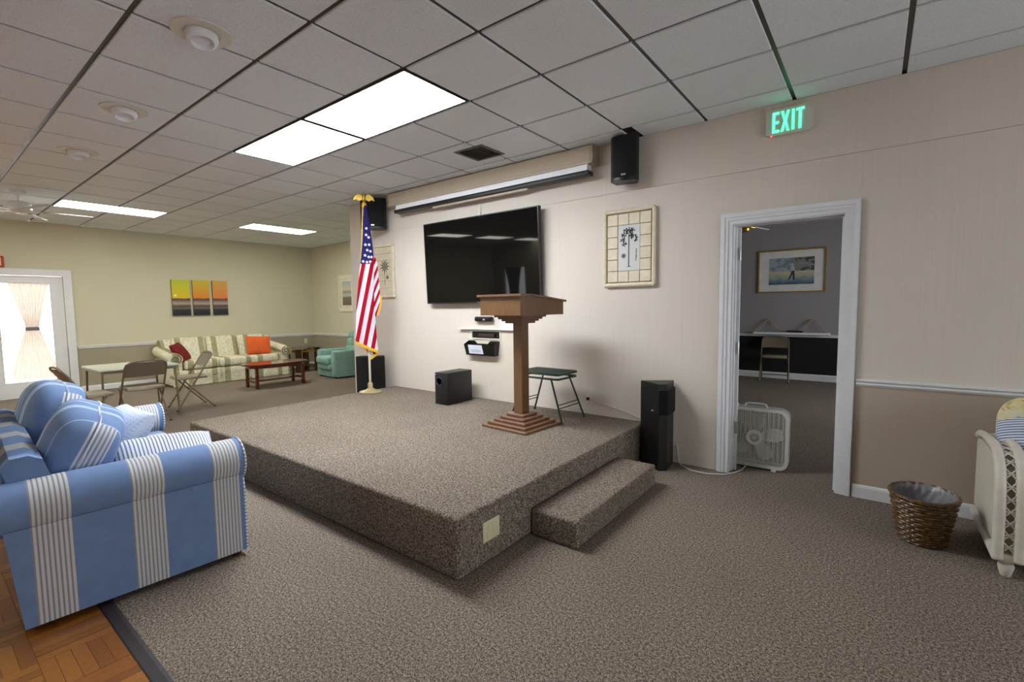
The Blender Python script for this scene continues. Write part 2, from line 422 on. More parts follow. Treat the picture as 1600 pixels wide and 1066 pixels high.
# chair rails, baseboards, casings
RAILP = [(0, .805), (.010, .807), (.018, .82), (.014, .832), (.026, .842), (.026, .852), (0, .856)]
def rail(name, axis, c, sgn, a, b, prof):
    poly = [(c+sgn*p, z) for p, z in prof]
    return struct(MB().prism(poly, a, b, 'x' if axis == 'x' else 'y').build(name, WHITE))
BASEP = [(0, 0), (.014, 0), (.014, .075), (.008, .09), (0, .094)]
RL = [(p, z) for p, z in RAILP]
rail('trim_2', 'x', W, -1, -.09, XR, RL)
def low(prof, d): return [(p, z-d) for p, z in prof]
rail('trim_3', 'y', XL, 1, 1.88, YA, low(RL, .055))
rail('trim_4', 'x', YA, -1, XL, XE, low(RL, .055))
rail('baseboard_front', 'x', W, -1, -.09, XR, BASEP)
rail('baseboard_left', 'y', XL, 1, 1.88, YA, BASEP)
rail('baseboard_alcove', 'x', YA, -1, XL, XE, BASEP)
def casing(name, y, sgn, x0, x1, zt, w, axis='x'):
    """stepped door casing round an opening x0..x1"""
    mb = MB()
    for d, i0, i1 in ((.012, 0, w), (.020, w*.35, w), (.026, w*.62, w*.94)):
        def bx(a0, a1, z0, z1):
            ya, yb = sorted((y, y+sgn*d))
            if axis == 'x': mb.box(a0, a1, ya, yb, z0, z1)
            else: mb.box(ya, yb, a0, a1, z0, z1)
        bx(x0-i1, x0-i0, 0, zt+i1); bx(x1+i0, x1+i1, 0, zt+i1); bx(x0-i0, x1+i0, zt+i0, zt+i1)
    return struct(mb.build(name, WHITE))
casing('trim_5', W, -1, DX0+.006, DX1-.006, DZ-.006, .088)
jm = MB().box(DX0, DX0+.014, W, W+.13, 0, DZ-.014).box(DX1-.014, DX1, W, W+.13, 0, DZ-.014).box(DX0, DX1, W, W+.13, DZ-.014, DZ)
jm.box(DX0+.014, DX0+.026, W+.05, W+.085, 0, DZ-.02).box(DX1-.026, DX1-.014, W+.05, W+.085, 0, DZ-.02)
jm.box(DX0+.014, -.884, W+.1, W+.128, 0, DZ-.02)
struct(jm.build('trim_6', WHITE))
casing('trim_7', XL, 1, FD0+.0, FD1-.0, FDZ, .105, 'y')

# open white door leaf swung back into the dark room
d2 = struct(thing('door_2', 'white door leaf opened back into the dark room', 'door', (DX0+.016, W+.135, 0), 165)); del d2['category']; del d2['label']
MB().box(0, .72, -.036, 0, .012, DZ-.02).build('leaf', WHITE, d2)
for z in (1.80, 1.03, .36):
    h = MB().box(-.899, -.888, W+.094, W+.1, z-.05, z+.05).tube([(-.886, W+.096, z-.05), (-.886, W+.096, z+.05)], .006, 8)
    h.build('hinge', CHROME, d2).matrix_parent_inverse = (Matrix.Translation((DX0+.016, W+.135, 0)) @ R(165, 'Z')).inverted()

# ---------------------------------------------------------------- far glazed door and curtain
d1 = struct(thing('door_1', 'x', 'door', (XL, 0, 0))); del d1['category']; del d1['label']
y0, y1 = FD0+.006, FD1-.006
f = MB().box(-.09, -.045, y0, y0+.15, .01, FDZ-.006).box(-.09, -.045, y1-.15, y1, .01, FDZ-.006).box(-.09, -.045, y0+.15, y1-.15, FDZ-.13, FDZ-.006).box(-.09, -.045, y0+.15, y1-.15, .01, .26)
for yy in (y0+.15, y1-.165): f.box(-.045, -.036, yy, yy+.015, .26, FDZ-.13)
f.build('door_frame', WHITE, d1)
MB().box(-.07, -.064, y0+.15, y1-.15, .26, FDZ-.13).build('pane', GLASS, d1)
MB().tube([(-.05, y0+.07, 1.0), (-.0, y0+.07, 1.0)], .012, 8).tube([(0, y0+.07, 1.0), (0, y0+.18, 1.0)], .009, 8).build('handle', BRASS, d1)
ct = thing('curtain', 'hourglass beige curtain tied at its waist on the far glazed door', 'curtain', (XL-.02, 1.345, 0))
def curt(u, v):
    z = .30+v*1.57
    if z > 1.13: k = (z-1.13)/.74; w = .075+(.24-.075)*k**1.15
    else: k = (1.13-z)/.83; w = .075+(.30-.075)*k**.9
    yy = (u-.5)*2*w; am = .006+.014*min(1, .1/w*1.2)
    return (.0+.012*math.sin(u*2*PI*9)+.0, yy+.004*math.sin(u*57), z)
MB().sheet(curt, 90, 30).build('cloth', CURT, ct, smooth=True, ang=80)
MB().rbox(-.022, .022, -.085, .085, 1.10, 1.155, .012).build('tie_band', pbr('grey_tieback', (120, 118, 125), .7), ct, smooth=True)
MB().tube([(-.005, -.27, 1.875), (-.005, .27, 1.875)], .008, 8).build('rod', WHITE2, ct)
sg = thing('exit_box', 'small red lit wall sign above the glazed door, cut off by the left edge', 'sign', (XL, .93, 2.2))
MB().rbox(0, .06, -.155, .155, -.09, .09, .012).build('housing', pbr('red_housing', (170, 40, 30), .4), sg)
MB().box(.06, .064, -.12, .12, -.06, .06).build('face', pbr('cream_face', (226, 196, 140), .5), sg)

# ---------------------------------------------------------------- back room
BW = 9.9; BC = 2.8
o = struct(MB().box(-3.4, 2.4, BW, BW+.1, .80, BC).build('wall_back_room', BWALL)); MB().box(-3.4, 2.4, BW, BW+.1, 0, .80).build('wainscot', BWAINS, o)
o = struct(MB().box(-3.5, -3.4, W+.13, BW+.1, 0, BC).build('wall_back_room_left', BWALL))
wr = MB().box(2.3, 2.4, W+.13, 5.6, 0, BC).box(2.3, 2.4, 9.0, BW, 0, BC).box(2.3, 2.4, 5.6, 9.0, 0, .6).box(2.3, 2.4, 5.6, 9.0, 2.2, BC)
struct(wr.build('wall_back_room_right', BWALL))
f = MB().box(2.32, 2.37, 5.6, 9.0, .6, .66).box(2.32, 2.37, 5.6, 9.0, 2.14, 2.2).box(2.32, 2.37, 5.6, 5.66, .66, 2.14).box(2.32, 2.37, 8.94, 9.0, .66, 2.14).box(2.32, 2.37, 7.27, 7.33, .66, 2.14)
wn = struct(f.build('window_4', WHITE)); MB().box(2.34, 2.348, 5.66, 8.94, .66, 2.14).build('pane', GLASS, wn)
struct(MB().box(-3.5, XE+.13 if False else -3.4, W+.13, W+.14, 0, BC).box(-3.4, DX0, W+.1301, W+.14, 0, BC).box(DX1, 2.4, W+.1301, W+.14, 0, BC).box(DX0, DX1, W+.1301, W+.14, DZ, BC).build('wall_back_room_front', BWALL))
struct(MB().box(-3.5, 2.4, W+.14, BW+.1, BC, BC+.06).build('ceiling_back_room', pbr('back_room_ceiling', (176, 172, 166), .9, bump=.3, bs=120)))
rail('trim_8', 'x', BW, -1, -3.4, 2.3, low(RL, .03)); rail('baseboard_back_room', 'x', BW, -1, -3.4, 2.3, [(0, 0), (.015, 0), (.015, .10), (0, .115)])

# ================================================================== STAGE
SX0, SX1, SY0, SH = -5.2, -1.628, 1.645, .33
st = thing('stage', 'low carpeted platform under the television', 'stage', (0, 0, 0))
MB().rbox(SX0, SX1, SY0, W-.002, 0, SH, .022, 3).build('platform', CARPET, st, smooth=True)
s2 = tag(MB().rbox(SX1+.004, -1.30, 2.275, 3.49, 0, .168, .018, 3).build('step', CARPET, smooth=True), 'carpeted single step against the right side of the platform', 'step')
def outlet(name, label, loc, rz, mat, gang=1, parent=None, flat=False):
    t = thing(name, label, 'outlet', loc, rz)
    w = .035*gang
    if flat: M = R(90, 'Y')
    MB().rbox(-w, w, -.006, 0, -.057, .057, .004).build('plate', mat, t, smooth=True)
    dk = MB()
    for g in range(gang):
        for s in (-1, 1):
            cx = (g-(gang-1)/2)*.046
            dk.rbox(cx-.016, cx+.016, -.009, -.004, s*.02-.013, s*.02+.013, .004)
    dk.build('socket', PLATE if mat is not BLACKGLOSS else pbr('dark_socket', (60, 60, 62), .4), t, smooth=True)
    return t
t = outlet('outlet', 'ivory double outlet plate set in the right side of the platform', (SX1, 1.905, .182), 90, PLATE, 2)
t.rotation_euler = (0, 0, PI/2)
outlet('outlet', 'black outlet plate low on the wall beside the subwoofer', (-3.61, W, .41), 0, BLACKGLOSS)
t = outlet('outlet', 'white outlet on the wall behind the green stool with a black plug', (-2.215, W, .46), 0, WHITE2)
MB().rbox(-.014, .014, -.034, -.008, .004, .034, .005).build('plug', BLACK, t, smooth=True)
outlet('outlet', 'white outlet below the chair rail in the far corner', (XL, 6.02, .62), 90, WHITE2)

# ------------------------------------------------------------------ lectern
lc = thing('lectern', 'brown wooden lectern with stepped base on the platform', 'lectern', (-2.485, 3.36, SH), -4)
for i, s in enumerate((.255, .218, .178, .138, .098)):
    MB().rbox(-s, s, -s, s, i*.0235, i*.0235+.0225, .003, 1).build('base_tier', LECTEDGE, lc)
MB().rbox(-.05, .05, -.048, .048, .117, .93, .003, 1).build('post', LECT, lc)
for i, s in enumerate((.095, .118, .141, .164)):
    MB().rbox(-s-.005, s-.005, -s, s, .918+i*.018, .935+i*.018, .002, 1).build('bracket_tier', LECT, lc)
bx0, bx1, by0, by1, bz = -.245, .215, -.255, .345, .990
MB().prism([(by0, bz), (by1, bz), (by1, 1.105), (by0+.15, 1.150), (by0, 1.150)], bx0, bx1, 'x').build('box', LECT, lc)
o = .022
MB().prism([(by0-o, 1.1505), (by0+.15, 1.1505), (by1+o, 1.1025), (by1+o, 1.119), (by0+.15, 1.169), (by0-o, 1.169)], bx0-o, bx1+o, 'x').build('reading_top', LECTEDGE, lc)

# ------------------------------------------------------------------ green folding stool
GREEN = pbr('green_enamel', (24, 58, 46), .35, var=.1)
sl = thing('folding_stool', 'dark green metal folding stool with a mesh top behind the lectern', 'stool', (-2.475, 3.765, SH), -2)
a, b, zt = .235, .165, .44
def rrect(a, b, z, r=.03, n=4):
    pts = []
    for cx, cy, s in ((a-r, b-r, 0), (-a+r, b-r, 90), (-a+r, -b+r, 180), (a-r, -b+r, 270)):
        for k in range(n+1):
            an = math.radians(s+90*k/n); pts.append((cx+r*math.cos(an), cy+r*math.sin(an), z))
    return pts
MB().tube(rrect(a, b, zt), .011, 8, True).build('top_rim', GREEN, sl, smooth=True)
MB().tube(rrect(a-.004, b-.004, zt-.042), .010, 8, True).build('lower_rim', GREEN, sl, smooth=True)
fr = MB().box(-a, a, b-.035, b, zt-.006, zt+.004).box(-a, a, -b, -b+.035, zt-.006, zt+.004).box(-a, -a+.035, -b, b, zt-.006, zt+.004).box(a-.035, a, -b, b, zt-.006, zt+.004)
fr.build('top_border', GREEN, sl)
me = MB()
for i in range(27): x = -a+.035+(2*a-.07)*i/26; me.box(x-.0022, x+.0022, -b+.03, b-.03, zt-.004, zt+.001)
for i in range(19): y = -b+.035+(2*b-.07)*i/18; me.box(-a+.03, a-.03, y-.0022, y+.0022, zt-.004, zt+.001)
stuff(me.build('mesh_top', GREEN, sl))
for sx in (-1, 1):
    for sy in (-1, 1): MB().tube([(sx*.15, sy*.15, zt-.045), (sx*.295, sy*.19, .010)], .009, 8).tube([(sx*.293, sy*.19, .016), (sx*.297, sy*.191, .006)], .012, 8).build('leg', GREEN, sl, smooth=True)
    for z in (.135, .165):
        k = (zt-.045-z)/(zt-.05); x = sx*(.15+.145*k); MB().tube([(x, -.15-.04*k, z), (x, .15+.04*k, z)], .005, 6).build('stretcher', GREEN, sl, smooth=True)

# ------------------------------------------------------------------ television and what hangs round it
tv = thing('television', 'large black flat television mounted on the wall', 'television', (-3.576, 4.018, 1.9245)); tv.rotation_euler = (math.radians(2.2), 0, 0)
a, b = .850, .4845
SCREEN = NT('tv_screen'); SCREEN.bsdf(SCREEN.ramp(SCREEN.noise(SCREEN.obj(), 2, 1), [(0, (.003, .003, .003, 1)), (1, (.005, .005, .005, 1))]), .03, spec=.18); SCREEN = SCREEN.m
w = .011
MB().box(-a, a, -.0, .05, -b, -b+w+.004).box(-a, a, 0, .05, b-w, b).box(-a, -a+w, 0, .05, -b+w, b-w).box(a-w, a, 0, .05, -b+w, b-w).box(-a+.003, a-.003, .012, .048, -b+.003, b-.003).build('bezel', pbr('tv_bezel', (34, 35, 40), .3, .4), tv)
MB().box(-a+w, a-w, .004, .012, -b+w+.004, b-w).build('screen', SCREEN, tv)
MB().box(-.022, .022, -.001, .001, -b+.004, -b+.010).build('badge', SILVER, tv)
MB().box(-.3, .3, .05, .062, -.25, .25).build('bracket', BLACK, tv)
tag(MB().tube([(-3.586, W-.006, 2.62), (-3.582, W-.012, 2.55), (-3.588, W-.006, 2.46), (-3.59, W-.02, 2.38)], .006, 6).build('cable', WHITE2, smooth=True), 'short pale cable hanging between the screen case and the television', 'cable')

ps = thing('projection_screen', 'long beige roll-up projection screen case under the ceiling', 'projection screen', (0, 0, 0))
CASE = [(W-.001, 2.875), (W-.125, 2.872), (W-.135, 2.862), (W-.135, 2.80), (W-.128, 2.775), (W-.130, 2.745), (W-.14, 2.722), (W-.14, 2.706), (W-.05, 2.700), (W-.001, 2.70)]
MB().prism(CASE, -5.055, -2.14, 'x').build('case', BEIGE, ps)
MB().prism([(y+(.004 if y > W-.1 else -.004), z) for y, z in CASE], -2.139, -2.105, 'x').build('end_cap', pbr('end_cap_beige', (176, 160, 138), .5), ps)
MB().prism([(y+(.004 if y > W-.1 else -.004), z) for y, z in CASE], -5.075, -5.056, 'x').build('end_cap', pbr('end_cap_beige_left', (176, 160, 138), .5), ps)
MB().prism([(W-.06, 2.645), (W-.150, 2.645), (W-.143, 2.6995), (W-.06, 2.6995)], -4.90, -2.155, 'x').build('screen_fabric', pbr('screen_fabric_white', (246, 249, 255), .5, var=.01), ps)
MB().rbox(-4.93, -2.135, W-.152, W-.06, 2.602, 2.642, .006).build('weight_bar', BLACK, ps, smooth=True)
MB().box(-4.25, -2.86, W-.12, W-.07, 2.583, 2.601).build('lower_strip', BEIGE, ps)

def prints(mb, w, h, kind):
    """dark print marks as thin inked shapes, facing -y"""
    def blot(x, z, dx, dz, wd):
        n = Vector((-dz, dx)).normalized()*wd
        mb.add([(x, 0, z), (x+dx*.45+n.x, 0, z+dz*.45+n.y), (x+dx, 0, z+dz), (x+dx*.45-n.x, 0, z+dz*.45-n.y)], [(0, 1, 2, 3)])
    return blot
CREAM = pbr('cream_bamboo', (222, 212, 186), .55, var=.06, vs=20, bump=.25, bs=60)
TILEC = pbr('cream_tile', (218, 208, 184), .6, var=.07, vs=14, bump=.3, bs=90)
GROUT = pbr('tan_grout', (150, 134, 108), .8)
SHEET = pbr('print_paper', (206, 208, 206), .6, var=.04, vs=5)
INK = pbr('print_ink', (52, 60, 60), .8, var=.15)
def bamboo_frame(t, a, b, w=.022):
    for (p, q) in (((-a, b), (a, b)), ((-a, -b), (a, -b)), ((-a, -b), (-a, b)), ((a, -b), (a, b))):
        n = 22; path = []; rad = []
        for i in range(n+1):
            k = i/n; path.append((p[0]+(q[0]-p[0])*k, -.018, p[1]+(q[1]-p[1])*k)); rad.append(w*(.93 if i % 5 == 2 else .84))
        MB().tube(path, rad, 8).build('bamboo_rail', CREAM, t, smooth=True)
p1 = thing('framed_picture', 'cream tile-bordered palm print hanging between the television and the doorway', 'picture', (-1.795, W-.006, 1.9155), 0, 'palm prints on the stage wall')
a, b = .236, .335
MB().box(-a, a, -.012, .004, -b, b).build('backing', GROUT, p1); bamboo_frame(p1, a, b)
cw, chh = (2*a-.05)/4, (2*b-.05)/6
for i in range(4):
    for j in range(6):
        if i in (1, 2) and 0 < j < 5: continue
        x = -a+.025+i*cw; z = -b+.025+j*chh
        MB().rbox(x+.003, x+cw-.003, -.021, -.011, z+.003, z+chh-.003, .002, 1).build('tile', TILEC, p1)
MB().box(-cw+.002, cw-.002, -.016, -.011, -2*chh+.002, 2*chh-.002).build('print', SHEET, p1)
pr = MB(); bl = prints(pr, 0, 0, 0)
M0 = T(0, -.0172, 0)
pr.add([(-.006, 0, -.17), (.004, 0, -.17), (.005, 0, .12), (-.004, 0, .12)], [(0, 1, 2, 3)])
pr.add([(-.02, 0, -.172), (.025, 0, -.172), (.012, 0, -.165), (-.01, 0, -.165)], [(0, 1, 2, 3)])
for cx, cz, r in ((0, .13, .04), (.012, .16, .035), (-.045, .12, .035), (.05, .115, .036), (-.06, .07, .034), (.065, .075, .03), (-.03, .155, .03), (.038, .15, .03), (-.045, .035, .03), (.02, .1, .03)):
    for k in range(9):
        an = random.uniform(0, 2*PI); bl(cx, cz, r*math.cos(an), r*math.sin(an), .0055)
for k in range(8):
    an = k*PI/4+.3; bl(-.05, -.07, .03*math.cos(an), .03*math.sin(an), .005)
pr.add([(.066, 0, -.12), (.072, 0, -.12), (.074, 0, -.03), (.068, 0, -.03)], [(0, 1, 2, 3)])
for z in (-.03, -.05, -.085, -.1): bl(.07, z, .004, .02, .005)
for i, v in enumerate(pr.v): pr.v[i] = (v[0], -.0164, v[2])
stuff(pr.build('palm_ink', INK, p1))
p2 = thing('framed_picture', 'cream plank palm print partly behind the flag', 'picture', (-5.375, W-.006, 1.90), 0, 'palm prints on the stage wall')
a, b = .236, .345
MB().box(-a, a, -.012, .004, -b, b).build('backing', GROUT, p2)
rl = MB()
for (q0, q1, q2, q3) in ((-a-.014, a+.014, b-.02, b+.016), (-a-.014, a+.014, -b-.016, -b+.02), (-a-.014, -a+.024, -b+.02, b-.02), (a-.024, a+.014, -b+.02, b-.02)):
    MB().rbox(q0, q1, -.034, .004, q2, q3, .006).build('frame_rail', CREAM, p2, smooth=True)
for j in range(7):
    z = -b+.02+j*(2*b-.04)/7; MB().rbox(-a+.024, a-.024, -.02, -.011, z+.002, z+(2*b-.04)/7-.002, .002, 1).build('plank', TILEC, p2)
pr = MB(); bl = prints(pr, 0, 0, 0); INK2 = pbr('print_ink_green', (84, 92, 72), .8, var=.2)
pr.add([(.0, 0, -.2), (.008, 0, -.2), (.012, 0, .05), (.006, 0, .05)], [(0, 1, 2, 3)])
for k in range(11):
    an = k*2*PI/11; bl(.01, .06, .11*math.cos(an), .11*math.sin(an)+.0, .011)
for k in range(6):
    an = k*PI/3; bl(.06, -.09, .035*math.cos(an), .035*math.sin(an), .009)
for i, v in enumerate(pr.v): pr.v[i] = (v[0]+.05, -.0206, v[2])
stuff(pr.build('palm_ink', INK2, p2))

# wall speakers, floor speakers, subwoofer
def cabinet(poly, z0, z1, r=.006):
    bm = bmesh.new(); vs = [bm.verts.new((x, y, z0)) for x, y in poly]; f = bm.faces.new(vs)
    e = bmesh.ops.extrude_face_region(bm, geom=[f])
    bmesh.ops.translate(bm, vec=(0, 0, z1-z0), verts=[v for v in e['geom'] if isinstance(v, bmesh.types.BMVert)])
    bmesh.ops.recalc_face_normals(bm, faces=bm.faces)
    bmesh.ops.bevel(bm, geom=list(bm.edges), offset=r, segments=2, affect='EDGES', clamp_overlap=True); bm.verts.index_update()
    mb = MB(); mb.add([v.co.copy() for v in bm.verts], [[v.index for v in q.verts] for q in bm.faces]); bm.free(); return mb
def wall_speaker(label, loc, rz, w, h, d):
    t = thing('wall_speaker', label, 'speaker', loc, rz, 'black wall speakers under the ceiling')
    poly = [(w*.40, d*.5), (-w*.40, d*.5), (-w*.5, -d*.18)]+[(x*w*.5, -d*.18-d*.32*(1-x*x)**.8) for x in (-.8, -.5, -.15, .2, .55, .82)]+[(w*.5, -d*.18)]
    cabinet(poly, 0, h).build('cabinet', BLACK, t, smooth=True)
    pg = [(x*w*.47, -d*.185-d*.33*max(1-x*x, 0)**.8-.004) for x in (-1, -.8, -.5, -.15, .2, .55, .82, 1)]; pg = [(-w*.47, -d*.15)]+pg+[(w*.47, -d*.15)]
    cabinet(pg, .03, h-.004, .002).build('grille', BLACKCLOTH, t, smooth=True)
    MB().box(-.02, .02, -d*.52-.008, -d*.52-.001, .04, .053).build('badge', SILVER, t)
    MB().box(-.03, .03, d*.5, d*.5+.05, h*.4, h*.6).build('mount', BLACK, t)
    return t
wall_speaker('black wall speaker right of the projection screen case', (-1.785, 3.985, 2.475), 14, .245, .385, .17)
wall_speaker('black wall speaker in the corner behind the flag finial', (-5.33, 3.95, 2.44), 42, .34, .405, .17)
def tower(name, label, loc, rz, w, wf, d, h, zg, badge):
    t = thing(name, label, 'speaker', loc, rz, 'black floor speakers')
    poly = [(w/2, 0), (-w/2, 0), (-wf/2, -d), (wf/2, -d)]
    cabinet(poly, 0, h, .003).build('cabinet', BLACK, t)
    if zg:
        g = [(w/2+.006, -.03), (-w/2-.006, -.03)]+[(-w/2-.004+(w-wf)/2*k*1.02+.0, -.03-(d-.03)*k-.016*math.sin(k*PI)) for k in (.25, .5, .75, 1)]+[(wf/2+.004+(w-wf)/2*(1-k)*1.02, -.03-(d-.03)*k-.016*math.sin(k*PI)) for k in (1, .75, .5, .25)]
        cabinet(g, zg[0], zg[1], .004).build('grille', BLACKCLOTH, t, smooth=True)
    MB().box(badge[0]-.014, badge[0]+.014, badge[1]-.004, badge[1]+.002, badge[2], badge[2]+.012).build('badge', SILVER, t)
    return t
tw = tower('tower_speaker', 'tall black tower speaker on the floor at the right end of the platform', (-1.492, 4.02, 0), 33, .285, .07, .225, .735, (.47, .685), (-.070, -.172, .50))
fs = tower('corner_speaker', 'black corner speaker on the floor behind the flag base', (-5.50, 3.98, 0), 40, .30, .39, .14, .745, None, (-.08, -.143, .40))
MB().rbox(-.185, .185, -.150, -.139, .03, .73, .006).build('grille', BLACKCLOTH, fs, smooth=True)
sb = thing('subwoofer', 'squat black subwoofer box on the platform by the wall', 'speaker', (-3.735, 3.77, SH), 0, 'black floor speakers')
MB().rbox(-.10, .10, -.195, .195, .0, .352, .008, 2).build('cabinet', BLACK, sb, smooth=True)
MB().lathe([(.052, 0), (.052, .004), (.042, .006), (.036, -.002), (.03, -.06), (0, -.06)], 24, M=T(-.03, -.195, .255) @ R(90, 'X')).build('port', pbr('port_blue', (52, 60, 84), .25, .3), sb, smooth=True)
MB().box(-.095, -.075, -.1965, -.1945, .328, .334).build('badge', SILVER, sb)

# ------------------------------------------------------------------ access panel, ledge and wall pocket
ap = thing('access_panel', 'off-white wall access panel with a dark equipment slot below the television', 'panel', (0, W, 0))
PAN = pbr('offwhite_panel', (216, 207, 192), .5, var=.02)
sx0, sx1, sz0, sz1 = -3.745, -3.325, 1.035, 1.112
MB().box(-3.775, -3.05, -.012, -.0005, SH, sz0).box(-3.775, sx0, -.012, -.0005, sz0, sz1).box(sx1, -3.05, -.012, -.0005, sz0, sz1).box(-3.775, -3.05, -.012, -.0005, sz1, 1.133).build('door_face', PAN, ap)
f = MB()
for q in ((sx0-.014, sx1+.014, sz0-.014, sz0), (sx0-.014, sx1+.014, sz1, sz1+.014), (sx0-.014, sx0, sz0, sz1), (sx1, sx1+.014, sz0, sz1)): f.box(q[0], q[1], -.022, -.012, q[2], q[3])
f.build('slot_frame', WHITE2, ap)
MB().box(sx0, sx1, -.003, -.0006, sz0, sz1).build('slot', BLACKGLOSS, ap)
MB().rbox(-3.64, -3.40, -.028, -.003, sz0+.004, sz0+.052, .004).build('receiver', pbr('receiver_brown', (54, 40, 36), .3), ap, smooth=True)
ld = tag(MB().box(-3.94, -3.08, W-.045, W, 1.1335, 1.142).build('ledge', WHITE2), 'thin white ledge on the wall above the slot', 'ledge')
wp = thing('wall_pocket', 'black plastic wall file pocket hung under the slot', 'file pocket', (-3.565, W-.012, .84))
a, h = .235, .165
MB().prism([(-a+.02, 0), (a-.02, 0), (a, h), (.1, h), (.06, h-.035), (-.10, h-.035), (-.14, h), (-a, h)], -.004, 0, 'y').build('back', BLACKGLOSS, wp)
fr = MB(); fr.add([(-a+.025, -.07, .0), (a-.025, -.07, .0), (a-.008, -.095, .125), (-a+.008, -.095, .125), (-a+.025, -.064, .0), (a-.025, -.064, .0), (a-.008, -.089, .125), (-a+.008, -.089, .125)], [(0, 1, 2, 3), (7, 6, 5, 4), (0, 4, 5, 1), (3, 2, 6, 7), (0, 3, 7, 4), (1, 5, 6, 2)])
fr.build('front', BLACKGLOSS, wp)
for s in (-1, 1):
    q = MB(); q.add([(s*(a-.02), 0, 0), (s*(a-.022), -.07, 0), (s*(a-.006), -.095, .125), (s*a, 0, h), (s*(a-.026), 0, 0), (s*(a-.028), -.07, 0), (s*(a-.012), -.095, .125), (s*(a-.006), 0, h)], [(0, 1, 2, 3), (7, 6, 5, 4), (0, 4, 5, 1), (1, 5, 6, 2), (2, 6, 7, 3), (3, 7, 4, 0)]); q.build('side', BLACKGLOSS, wp)
MB().box(-a+.02, a-.02, -.07, 0, -.0, .005).build('bottom', BLACKGLOSS, wp)
pp = thing('paper_sheet', 'white printed notice on the front of the black wall pocket', 'paper', (-3.565, W-.012, .84))
sh = MB()
def onf(x, z, e=.0015): k = z/.125; return (x, -.07-.025*k-e, z)
sh.add([onf(-.16, .018), onf(.055, .018), onf(.045, .120), onf(-.165, .120)], [(0, 1, 2, 3)]); sh.add([onf(-.16, .018, .0006), onf(.055, .018, .0006), onf(.045, .120, .0006), onf(-.165, .120, .0006)], [(3, 2, 1, 0)])
sh.build('sheet', PAPER, pp)
ln = MB()
for i, z in enumerate((.062, .054, .046, .038)):
    ln.add([onf(-.13, z, .002), onf(.02+.006*(i % 2), z, .002), onf(.02, z+.004, .002), onf(-.13, z+.004, .002)], [(0, 1, 2, 3)])
stuff(ln.build('print_lines', pbr('faint_print', (160, 168, 190), .8), pp))
bxx = thing('cable_box', 'small black cable box on the wall above the ledge', 'device', (-3.545, W, 1.256))
MB().rbox(-.128, .128, -.055, 0, -.028, .028, .016).build('body', BLACKGLOSS, bxx, smooth=True)
MB().box(.005, .035, -.056, -.0545, -.012, .002).build('badge', SILVER, bxx)
tag(MB().box(-3.315, -3.075, W-.028, W-.002, 1.1422, 1.27).build('paper_stack', PAPER), 'white card standing on the ledge behind the lectern top', 'card')

# cords
CORD = pbr('white_cord', (206, 202, 194), .5, var=.02)
tag(MB().tube([(-2.19, W-.03, .47), (-2.12, W-.012, .455), (-1.95, W-.008, .42), (-1.75, W-.008, .375), (-1.62, W-.008, .33), (-1.5, W-.008, .28)], .006, 6).build('cord', CORD, smooth=True), 'thin white cord running along the wall from the outlet to the tower speaker', 'cord')
tag(MB().tube([(-1.345, 4.105, .17), (-1.335, 4.105, .12), (-1.32, 4.09, .03), (-1.28, 4.04, .007), (-1.18, 3.97, .007), (-1.05, 3.96, .007), (-.93, 4.02, .007), (-.87, 4.12, .007), (-.84, 4.22, .007), (-.83, 4.32, .012), (-.85, 4.37, .03)], .006, 6).build('cord', CORD, smooth=True), 'white fan cord curling over the carpet below the doorway', 'cord')

# ------------------------------------------------------------------ flag on its pole
fg = thing('flag', 'American flag with gold fringe on a pale pole with brass eagle', 'flag', (-5.055, 3.606, SH))
POLE = pbr('pole_pale', (214, 206, 190), .35, .2, var=.04)
MB().lathe([(.135, 0), (.14, .008), (.13, .018), (.075, .03), (.05, .042), (.032, .055), (.03, .115), (.022, .125), (.014, .128)], 32).build('base', pbr('pole_base_brass', (196, 182, 140), .3, .65), fg, smooth=True)
MB().tube([(0, 0, .12), (0, 0, 2.36)], .014, 12).build('pole', POLE, fg, smooth=True)
fi = MB().lathe([(.016, 2.355), (.018, 2.37), (.010, 2.38), (.011, 2.40), (.020, 2.41), (.008, 2.42), (0, 2.425)], 14)
fi.build('finial_ball', BRASS, fg, smooth=True)
HX, HY = Vector((.58, .81, 0)), Vector((.81, -.58, 0))      # along the cloth, towards the room
def fp(off, z, d): p = HX*off+HY*d; return (p.x, p.y, z-SH)
eg = MB()
for s in (-1, 1):
    pl = [(0, 2.74), (s*.03, 2.79), (s*.07, 2.80), (s*.11, 2.765), (s*.125, 2.72), (s*.09, 2.735), (s*.06, 2.715), (s*.03, 2.73)]
    n = len(pl); v = [fp(x, z, .010) for x, z in pl]+[fp(x, z, -.010) for x, z in pl]
    eg.add(v, [tuple(range(n)), tuple(range(n, 2*n))[::-1]]+[(i, n+i, n+(i+1) % n, (i+1) % n) for i in range(n)])
eg.lathe([(0, 2.70-SH), (.02, 2.72-SH), (.024, 2.755-SH), (.014, 2.785-SH), (.016, 2.80-SH), (.010, 2.818-SH), (0, 2.822-SH)], 12)
eg.build('eagle', BRASS, fg, smooth=True)
def interp(tab, z):
    for (z0, a0), (z1, a1) in zip(tab[:-1], tab[1:]):
        if z0 >= z >= z1: return a0+(a1-a0)*(z0-z)/(z0-z1)
    return tab[0][1] if z > tab[0][0] else tab[-1][1]
LT = [(2.66, -.006), (2.45, -.018), (2.2, -.036), (1.95, -.066), (1.74, -.098), (1.41, -.135), (1.0, -.158), (.86, -.155)]
RT = [(2.66, .03), (2.45, .055), (2.2, .085), (1.95, .10), (1.74, .085), (1.45, .082), (1.2, .092), (1.0, .102), (.84, .115)]
